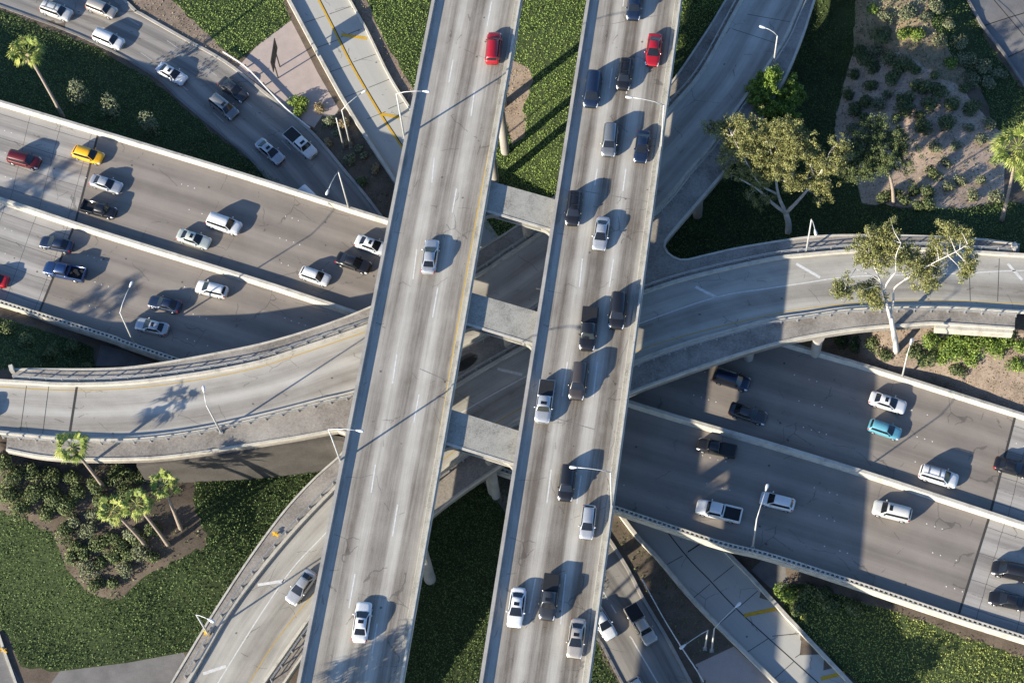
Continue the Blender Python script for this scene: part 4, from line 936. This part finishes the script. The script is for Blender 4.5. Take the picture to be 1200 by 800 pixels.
TYPES = {
 'sedan': dict(L=4.75, W=1.84, H=1.44, g0=.265, g1=.865, r0=.455, r1=.69, top=[(0,.56),(.02,.66),(.06,.73),(.15,.79),(.27,.90),(.5,.95),(.84,1.00),(.93,1.0),(.98,.95),(1,.80)], tw=.66),
 'coupe': dict(L=4.55, W=1.80, H=1.36, g0=.30, g1=.88, r0=.47, r1=.68, top=[(0,.54),(.02,.62),(.06,.70),(.15,.76),(.29,.87),(.5,.92),(.86,.97),(.94,.97),(.98,.92),(1,.78)], tw=.64),
 'hatch': dict(L=4.35, W=1.80, H=1.50, g0=.23, g1=.965, r0=.42, r1=.86, top=[(0,.60),(.02,.70),(.06,.78),(.14,.85),(.24,.96),(.5,1.0),(.9,1.04),(.97,1.0),(1,.85)], tw=.68),
 'suv': dict(L=4.75, W=1.90, H=1.72, g0=.225, g1=.975, r0=.37, r1=.925, top=[(0,.70),(.02,.82),(.06,.93),(.14,1.0),(.24,1.07),(.5,1.12),(.93,1.14),(.98,1.10),(1,.90)], tw=.72),
 'van': dict(L=5.1, W=1.98, H=1.78, g0=.16, g1=.985, r0=.33, r1=.95, top=[(0,.70),(.02,.80),(.06,.90),(.12,.97),(.18,1.06),(.5,1.08),(.95,1.1),(.985,1.05),(1,.9)], tw=.76),
 'pickup': dict(L=5.75, W=1.98, H=1.84, g0=.235, g1=.60, r0=.315, r1=.555, top=[(0,.80),(.02,.95),(.06,1.05),(.14,1.10),(.235,1.16),(.60,1.18)], tw=.74, bed=True),
}
def ring_pts(bm, x, hw, pts): return [bm.verts.new((x, s*y*hw, z)) for s, seq in ((-1, pts), (1, pts[-2::-1])) for y, z in seq]
def make_car(kind, variant=''):
    s = TYPES[kind]; L, Wd, H = s['L'], s['W'], s['H']; hw = Wd/2
    root = bpy.data.objects.new({'sedan': 'sedan_car', 'coupe': 'coupe_car', 'hatch': 'hatchback_car', 'suv': 'sport_utility_car', 'van': 'minivan', 'pickup': 'pickup_truck'}[kind], None); COL.objects.link(root)
    X = lambda t: L/2-t*L                     # front towards +x
    zt = lambda t: lerp_list([a for a, _ in s['top']], [b for _, b in s['top']], t)
    wf = lambda t: lerp_list([0, .012, .04, .1, .22, .8, .92, .965, .99, 1], [.64, .80, .91, .97, 1, 1, .965, .91, .80, .68], t)
    ts = [0, .012, .04, .09, .16, .235, .30, .42, .55, .60]+([.68, .78, .87, .93, .97, .99, 1] if not s.get('bed') else [])
    bm = bmesh.new(); R = []
    for t in ts:
        z = zt(t); zb = .22 if .05 < t < .95 else .30
        R.append(ring_pts(bm, X(t), hw*wf(t), [(.94, zb), (1.0, zb+.18), (1.0, z-.28), (.975, z-.12), (.90, z-.03), (.5, z+.015), (0, z+.03)]))
    if s.get('bed'):
        def bedring(t, zi, w=None, zo=1.22):
            return ring_pts(bm, X(t), hw*(w or wf(t)), [(.94, .3), (1.0, .5), (1.0, zo-.06), (.985, zo), (.90, zo), (.88, zi), (0, zi)])
        for a in ((.605, 1.20), (.615, 1.20), (.618, .78), (.80, .78), (.965, .78), (.968, 1.20), (.985, 1.20), (1.0, 1.02)):
            R.append(bedring(a[0], a[1], .94 if a[0] > .98 else 1.0, 1.22 if a[0] < .99 else 1.05))
    for a, b in zip(R, R[1:]):
        for k in range(len(a)-1): bm.faces.new((a[k], a[k+1], b[k+1], b[k]))
        bm.faces.new((a[-1], a[0], b[0], b[-1]))
    bm.faces.new(R[0]); bm.faces.new(R[-1][::-1])
    # wheel arches as dark recesses are built by the wheels themselves
    body = bmesh_obj('body', bm, PM['white'], root, True)
    # cabin shell
    def quad(a, b, c, d): return [a, b, c, d]
    zb0, zb1 = zt(s['g0'])-.02, zt(min(.99, s['g1']))-.02; bw = hw*.93; rw = hw*s['tw']
    x0, x1, x2, x3 = X(s['g0']), X(s['r0']), X(s['r1']), X(s['g1'])
    B4 = [Vector((x0, -bw*.84, zb0)), Vector((x0, bw*.84, zb0)), Vector((x3, bw*.86, zb1)), Vector((x3, -bw*.86, zb1))]
    xm = (x1+x2)/2
    sh = bmesh.new()
    def ringc(x, w, z): return (x, w, z)
    base = [(x0, .90), (x0-.15, .97), (x1, 1.0), (xm, 1.0), (x2, .99), (x3+.15, .94), (x3, .88)]
    roof = [(x1+.03, .93), (x1-.02, .98), (x1-.25, 1.0), (xm, 1.0), (x2+.2, .98), (x2+.02, .96), (x2-.03, .92)]
    zc = [H-.05, H-.03, H-.005, H, H-.01, H-.035, H-.06]
    bl = [sh.verts.new((x, -bw*w, zt(min(.99, (L/2-x)/L))-.03)) for x, w in base]; br = [sh.verts.new((x, bw*w, zt(min(.99, (L/2-x)/L))-.03)) for x, w in base]
    rl = [sh.verts.new((x, -rw*w, z-.03)) for (x, w), z in zip(roof, zc)]; rr = [sh.verts.new((x, rw*w, z-.03)) for (x, w), z in zip(roof, zc)]
    rc_ = [sh.verts.new((x, 0, z+.01)) for (x, w), z in zip(roof, zc)]
    for k in range(6):
        sh.faces.new((bl[k], bl[k+1], rl[k+1], rl[k])); sh.faces.new((br[k+1], br[k], rr[k], rr[k+1])); sh.faces.new((rl[k], rl[k+1], rc_[k+1], rc_[k])); sh.faces.new((rc_[k], rc_[k+1], rr[k+1], rr[k]))
    sh.faces.new((bl[0], rl[0], rc_[0], rr[0], br[0])); sh.faces.new((br[-1], rr[-1], rc_[-1], rl[-1], bl[-1]))
    bmesh_obj('roof', sh, PM['white'], root, True)
    def panel(name, a, b, c, d, i0=.06, i1=.06, j0=.06, j1=.06, off=.015, crown=0.0, mat=GL):
        """bilinear inset panel, a-b bottom, d-c top"""
        n_ = (b-a).cross(d-a).normalized(); V = []; Fc = []; nu, nv = 6, 3
        for j in range(nv+1):
            v = j0+(1-j0-j1)*j/nv
            for i in range(nu+1):
                u = i0+(1-i0-i1)*i/nu; p = a.lerp(b, u).lerp(d.lerp(c, u), v); V.append(p+n_*(off+crown*(1-(2*i/nu-1)**2)))
        for j in range(nv):
            for i in range(nu): q = j*(nu+1)+i; Fc.append((q, q+1, q+nu+2, q+nu+1))
        return link(name, mesh(name, V, Fc, True), mat, root)
    vb = lambda k, sgn: Vector((base[k][0], sgn*bw*base[k][1], zt(min(.99, (L/2-base[k][0])/L))-.03)); vr = lambda k, sgn: Vector((roof[k][0], sgn*rw*roof[k][1], zc[k]-.03))
    panel('windshield', vb(0, -1), vb(0, 1), vr(0, 1), vr(0, -1), .015, .015, .02, .0, .03, .045)
    panel('rear_window', vb(6, 1), vb(6, -1), vr(6, -1), vr(6, 1), .06, .06, .30 if kind in ('suv', 'van', 'hatch') else (.35 if kind == 'pickup' else .12), .10, .03, .035)
    for sg in (-1, 1):
        V = []; Fc = []
        lo = [vb(k, sg) for k in (1, 2, 3, 4, 5)]; hi = [vr(k, sg) for k in (1, 2, 3, 4, 5)]
        for a, b in zip(lo, hi):
            for f in (.22, .88): V.append(a.lerp(b, f)+Vector((0, sg*.018, .008)))
        for k in range(4): Fc.append((2*k, 2*k+2, 2*k+3, 2*k+1) if sg < 0 else (2*k, 2*k+1, 2*k+3, 2*k+2))
        link('side_window', mesh('side_window', V, Fc), GL, root)
        # mirror
        bm = bmesh.new(); box(bm, (X(s['g0'])-.42, sg*(hw+.08), zt(.3)+.06), (.16, .24, .16)); bmesh.ops.bevel(bm, geom=bm.edges[:], offset=.04, segments=2, affect='EDGES'); bmesh_obj('mirror', bm, PM['white'], root, True)
        # lights wrap the corners
        for nm, tt, mt, zz in (('headlight', (.012, .085), HL, -.17), ('taillight', (.99, .935), TL, -.17)):
            V = []; Fc = []
            za = lambda t: (zt(t) if t < .6 or not s.get('bed') else 1.1)
            seq = [(tt[0], .55), (tt[0], .98), ((tt[0]+tt[1])/2, 1.0), (tt[1], 1.0)]
            for t, yf in seq:
                x = X(t); y = hw*wf(t)*yf; fx = .02 if nm == 'headlight' else -.02
                V += [(x+fx, sg*(y+.012), za(t)+zz-.06), (x+fx*.5, sg*(y*.985+.012), za(t)+zz+.10), (x-fx*2, sg*(y*.90), za(t)+zz+.165)]
            for k in range(3):
                for m_ in range(2): q = 3*k+m_; Fc.append((q, q+1, q+4, q+3))
            link(nm, mesh(nm, V, Fc, True), mt, root)
    # wheels
    rad = .37 if kind in ('suv', 'pickup', 'van') else .32
    for tx in (.175, .80 if kind != 'pickup' else .79):
        for sg in (-1, 1):
            bm = bmesh.new(); c = Vector((X(tx), sg*(hw-.10), rad))
            bmesh.ops.create_cone(bm, segments=22, radius1=rad, radius2=rad, depth=.23, cap_ends=True, matrix=Matrix.Translation(c) @ Matrix.Rotation(math.pi/2, 4, 'X'))
            w = bmesh_obj('wheel', bm, TY, root, False)
            bm = bmesh.new(); bmesh.ops.create_cone(bm, segments=16, radius1=rad*.62, radius2=rad*.55, depth=.03, cap_ends=True, matrix=Matrix.Translation(c+Vector((0, sg*.125, 0))) @ Matrix.Rotation(sg*-math.pi/2, 4, 'X'))
            bmesh_obj('rim', bm, RIM, w)
    if 's' in variant:
        zs = H+.012; a, b, c, d = Vector((x1-.62, -rw*.52, zs-.012)), Vector((x1-.62, rw*.52, zs-.012)), Vector((x1-.2, rw*.52, zs-.018)), Vector((x1-.2, -rw*.52, zs-.018))
        panel('sunroof', b, a, d, c, 0, 0, 0, 0, .012)
    if 'r' in variant:
        bm = bmesh.new()
        for sg in (-1, 1): tube(bm, [(x1-.1, sg*rw*.82, H), (x1-.3, sg*rw*.84, H+.07), (x2+.3, sg*rw*.84, H+.06), (x2+.1, sg*rw*.82, H-.02)], .03, 6)
        for x in (x1-.6, x2+.7): box(bm, (x, 0, H+.07), (.07, rw*1.7, .04))
        bmesh_obj('roof_rack', bm, PLS, root)
    if 'b' in variant:      # hard bed cover
        bm = bmesh.new(); box(bm, ((X(.615)+X(.972))/2, 0, 1.235), (L*.357, Wd*.90, .05)); bmesh.ops.bevel(bm, geom=bm.edges[:], offset=.02, segments=1, affect='EDGES'); bmesh_obj('bed_cover', bm, PLS, root)
    elif kind == 'pickup':
        bm = bmesh.new(); box(bm, ((X(.62)+X(.963))/2, 0, .795), (L*.34, Wd*.86, .02)); bmesh_obj('bed_liner', bm, PLS, root)
    if 'c' in variant:      # cargo in the bed
        bm = bmesh.new()
        for k in range(5): box(bm, (X(.67+.06*k), random.uniform(-.4, .4), .98), (.35, random.uniform(.3, .6), random.uniform(.25, .5)), random.random())
        bmesh_obj('cargo', bm, PLS, root)
    # bumper grille / number-plate strip
    bm = bmesh.new(); box(bm, (X(.004)+.01, 0, zt(.02)-.22), (.05, hw*.85, .14)); bmesh_obj('grille', bm, PLS, root)
    for o in root.children: 
        pass
    return root
PROTO = {}
def rec_copy(o, parent):
    c = o.copy(); COL.objects.link(c); c.parent = parent
    for ch in o.children: rec_copy(ch, c)
    return c
HEAD = {'A0': None}
def car(kind, variant, col, px, front, z, label, group, roofcol=None, scale=1.0, dr=0.0):
    key = (kind, variant)
    b = at(px, z+.75); b.z = z
    q = at((px[0]+front[0]*10, px[1]+front[1]*10), z+.75); a = math.atan2(q.y-b.y, q.x-b.x)
    if key not in PROTO: PROTO[key] = root = make_car(kind, variant)
    else:
        root = rec_copy(PROTO[key], None)
    for ch in root.children:
        if ch.name.split('.')[0] in ('body', 'roof', 'mirror'):
            ch.material_slots[0].link = 'OBJECT'; ch.material_slots[0].material = PM[roofcol if roofcol and ch.name.startswith('roof') else col]
    root.location = b; root.rotation_euler = (0, 0, a); js = (.86 if kind == 'pickup' and col == 'black' and z < 10 else 1)*random.Random(int(px[0]*7+px[1])).uniform(.965, 1.04); root.scale = (js, js*random.Random(int(px[0]*3+px[1])).uniform(.98, 1.03), js)
    tag(root, label, {'sedan': 'car', 'coupe': 'car', 'hatch': 'car', 'suv': 'car', 'van': 'van', 'pickup': 'pickup truck'}[kind], group)
ZA, ZB, ZC, ZD = .035, Z1+.002, Z2+.002, Z3+.002
GA, GB, GC, GD = 'vehicles on the lower road', 'vehicles on the diagonal freeway', 'vehicles on the left overpass', 'vehicles on the right overpass'
dA = (37,16); dA2 = (34,26); dB = (38,12); dBr = (-38,-11)
CARS = [
 ('suv','r','pearl',(66,13),(36,13),ZA,'silver white wagon with roof bars, leftmost car on the lower road at the top left',GA),
 ('suv','','beige',(119,10),(36,14),ZA,'beige car at the top edge on the lower road',GA),
 ('suv','','white',(127,46),(36,15),ZA,'white wagon with black windshield alone in the lane above the dark ivy',GA),
 ('sedan','s','white',(201,86),(34,19),ZA,'white sedan with sunroof on the lower road above the ivy',GA),
 ('sedan','','charcoal',(273,104.5),(31,23),ZA,'dark grey car beside the silver one on the lower road',GA),
 ('suv','s','gray',(262,125),(30,24),ZA,'grey silver car with sunroof entering the shade of the lower road',GA),
 ('sedan','s','silver',(316,177),(30,25),ZA,'silver sedan in the shade left of the white pickup',GA),
 ('pickup','sb','white',(352,168),(33,30),ZA,'white pickup with dark bed in the shade of the lower road',GA),
 ('van','','white',(366,236),(30,30),ZA,'white van half hidden below the freeway barrier',GA),
 ('suv','','maroon',(28,187),(38,10),ZB,'dark red car on the upper freeway lanes left of the yellow taxi',GB),
 ('hatch','','yellow',(103,181),(38,11),ZB,'bright yellow car on the upper freeway lanes',GB),
 ('sedan','','silver',(124,215),(38,12),ZB,'silver sedan just below the yellow car',GB),
 ('pickup','','black',(115.5,245),(38,10),ZB,'black pickup next to the freeway median, below the yellow and silver cars',GB),
 ('suv','','white',(262.5,262),(38,13),ZB,'white wagon between the green white sedan and the upper barrier',GB),
 ('sedan','s','green',(227,279.5),(38,12),ZB,'pale greenish white sedan with sunroof near the median',GB),
 ('hatch','','white',(369,323),(38,13),ZB,'white hatchback behind the black sedan left of the overpass',GB),
 ('sedan','','black',(414,307.5),(38,13),ZB,'black sedan left of the overpass on the upper freeway lanes',GB),
 ('sedan','s','white',(436,287),(38,13),ZB,'white sedan half hidden by the left overpass',GB),
 ('sedan','','navy',(66,285.5),(-38,-8),ZB,'dark blue sedan just above the blue pickup on the lower lanes',GB),
 ('pickup','c','blue',(76,318),(-38,-8),ZB,'blue pickup with a loaded bed at the left',GB),
 ('sedan','','red',(-10,326),(-38,-9),ZB,'red car cut by the left edge',GB),
 ('hatch','','white',(248,338.5),(-38,-9),ZB,'white hatchback on the lower lanes just under the median',GB),
 ('coupe','','navy',(193,355.5),(-38,-9),ZB,'dark blue sedan above the silver sedan by the lamp post',GB),
 ('sedan','s','silver',(178,382),(-38,-9),ZB,'silver sedan with sunroof by the lamp post near the curved ramp',GB),
 ('suv','','red',(578,56),(3.5,-37),ZD,'red car at the top of the left overpass',GC),
 ('sedan','','silver',(504,300),(5,-36),ZD,'silver sedan alone in the middle of the left overpass',GC),
 ('sedan','s','white',(424,728),(6,-43),ZD,'white sedan with sunroof near the bottom of the left overpass',GC),
 ('suv','','navy',(743.5,5),(-3.5,37),ZD,'dark blue car cut by the top edge on the right overpass',GD),
 ('sedan','','red',(766,58),(-5,37),ZD,'red sedan on the right overpass',GD),
 ('suv','rs','black',(732,87),(-5,37),ZD,'black car with roof rack beside the red sedan',GD),
 ('van','','navy',(694.5,105),(-5,37),ZD,'dark blue minivan by the left parapet of the right overpass',GD),
 ('suv','','gray',(714.5,164),(-4,38),ZD,'grey wagon left of the dark blue sedan',GD),
 ('sedan','','navy',(752.5,171),(-5,37),ZD,'dark blue sedan by the right parapet of the right overpass',GD),
 ('suv','r','black',(672.5,244),(-4,38),ZD,'black car with roof rack by the left parapet above the uppermost beam',GD),
 ('sedan','','silver',(704.5,273),(-6,39),ZD,'silver sedan in the middle lane below the black car with roof rack',GD),
 ('suv','','black',(724,363.5),(-4,39),ZD,'black car with shiny windshield right of the black pickup',GD),
 ('pickup','b','black',(690,385),(-4,40),ZD,'black pickup beside the middle beam',GD),
 ('pickup','bs','silver',(638.5,470),(-6,41),ZD,'silver pickup with black bed cover by the left parapet',GD),
 ('suv','','brown',(678,446),(-6,41),ZD,'dark brown car right of the silver pickup',GD),
 ('suv','','black',(664.5,565),(-5,42),ZD,'black car under the lamp in the lower part of the right overpass',GD),
 ('hatch','','silver',(689,611),(-5,42),ZD,'silver white hatchback below the lamp near the right parapet',GD),
 ('sedan','s','white',(605.5,711),(-6,44),ZD,'white sedan with sunroof at the left parapet near the bottom',GD),
 ('pickup','bs','charcoal',(644,699),(-6,44),ZD,'dark grey pickup beside the white sedan near the bottom',GD),
 ('sedan','s','beige',(675.5,747),(-6,45),ZD,'beige sedan with sunroof near the bottom edge by the right parapet',GD),
 ('sedan','','silver',(353,687),(-23,31),ZC,'silver sedan alone on the lower left ramp beside the left overpass',None),
 ('sedan','','charcoal',(-26,480),(38,2),ZC,'dark car outside the left edge on the curved ramp',None),
 ('suv','','navy',(857.5,444.5),(38,12),ZB,'dark blue car at the sunlit strip right of the overpass',GB),
 ('sedan','','charcoal',(876.5,484),(39,12),ZB,'dark sedan in the shade just above the median',GB),
 ('sedan','s','white',(1040.5,471),(42,13),ZB,'white sedan with sunroof just above the light blue car',GB),
 ('hatch','','teal',(1037,502.5),(39,13),ZB,'light blue hatchback on the freeway at right',GB),
 ('suv','r','white',(1100,557.5),(43,13),ZB,'white car with roof rack near the median at right',GB),
 ('sedan','','black',(1187,547),(40,11),ZB,'black sedan crossing the road joint at the right edge',GB),
 ('pickup','b','black',(840,524.5),(-40,-9),ZB,'black pickup just below the median right of the overpass',GB),
 ('pickup','','white',(842.5,598.5),(-42,-10),ZB,'white pickup with open bed on the shaded lower lanes',GB),
 ('hatch','','white',(911,587),(-40,-10),ZB,'white hatchback under the curved lamp arm',GB),
 ('suv','s','pearl',(1045.5,598.5),(-41,-10),ZB,'off white car with sunroof half a lane below the median at right',GB),
 ('van','','black',(1188,669),(-42,-9),ZB,'black van at the right edge above the black sedan',GB),
 ('sedan','','black',(1182,703),(-42,-9),ZB,'black sedan nearest the parapet at the right edge',GB),
 ('sedan','','white',(706,728),(22,36),ZA,'white car half hidden by the right overpass on the lower road',GA),
 ('pickup','b','beige',(751,731),(22,36),ZA,'beige pickup with dark bed on the shaded lower road',GA),
 ('hatch','','white',(751,811),(22,36),ZA,'white car cut by the bottom edge on the lower road',GA),
]
for c in CARS: car(*c)
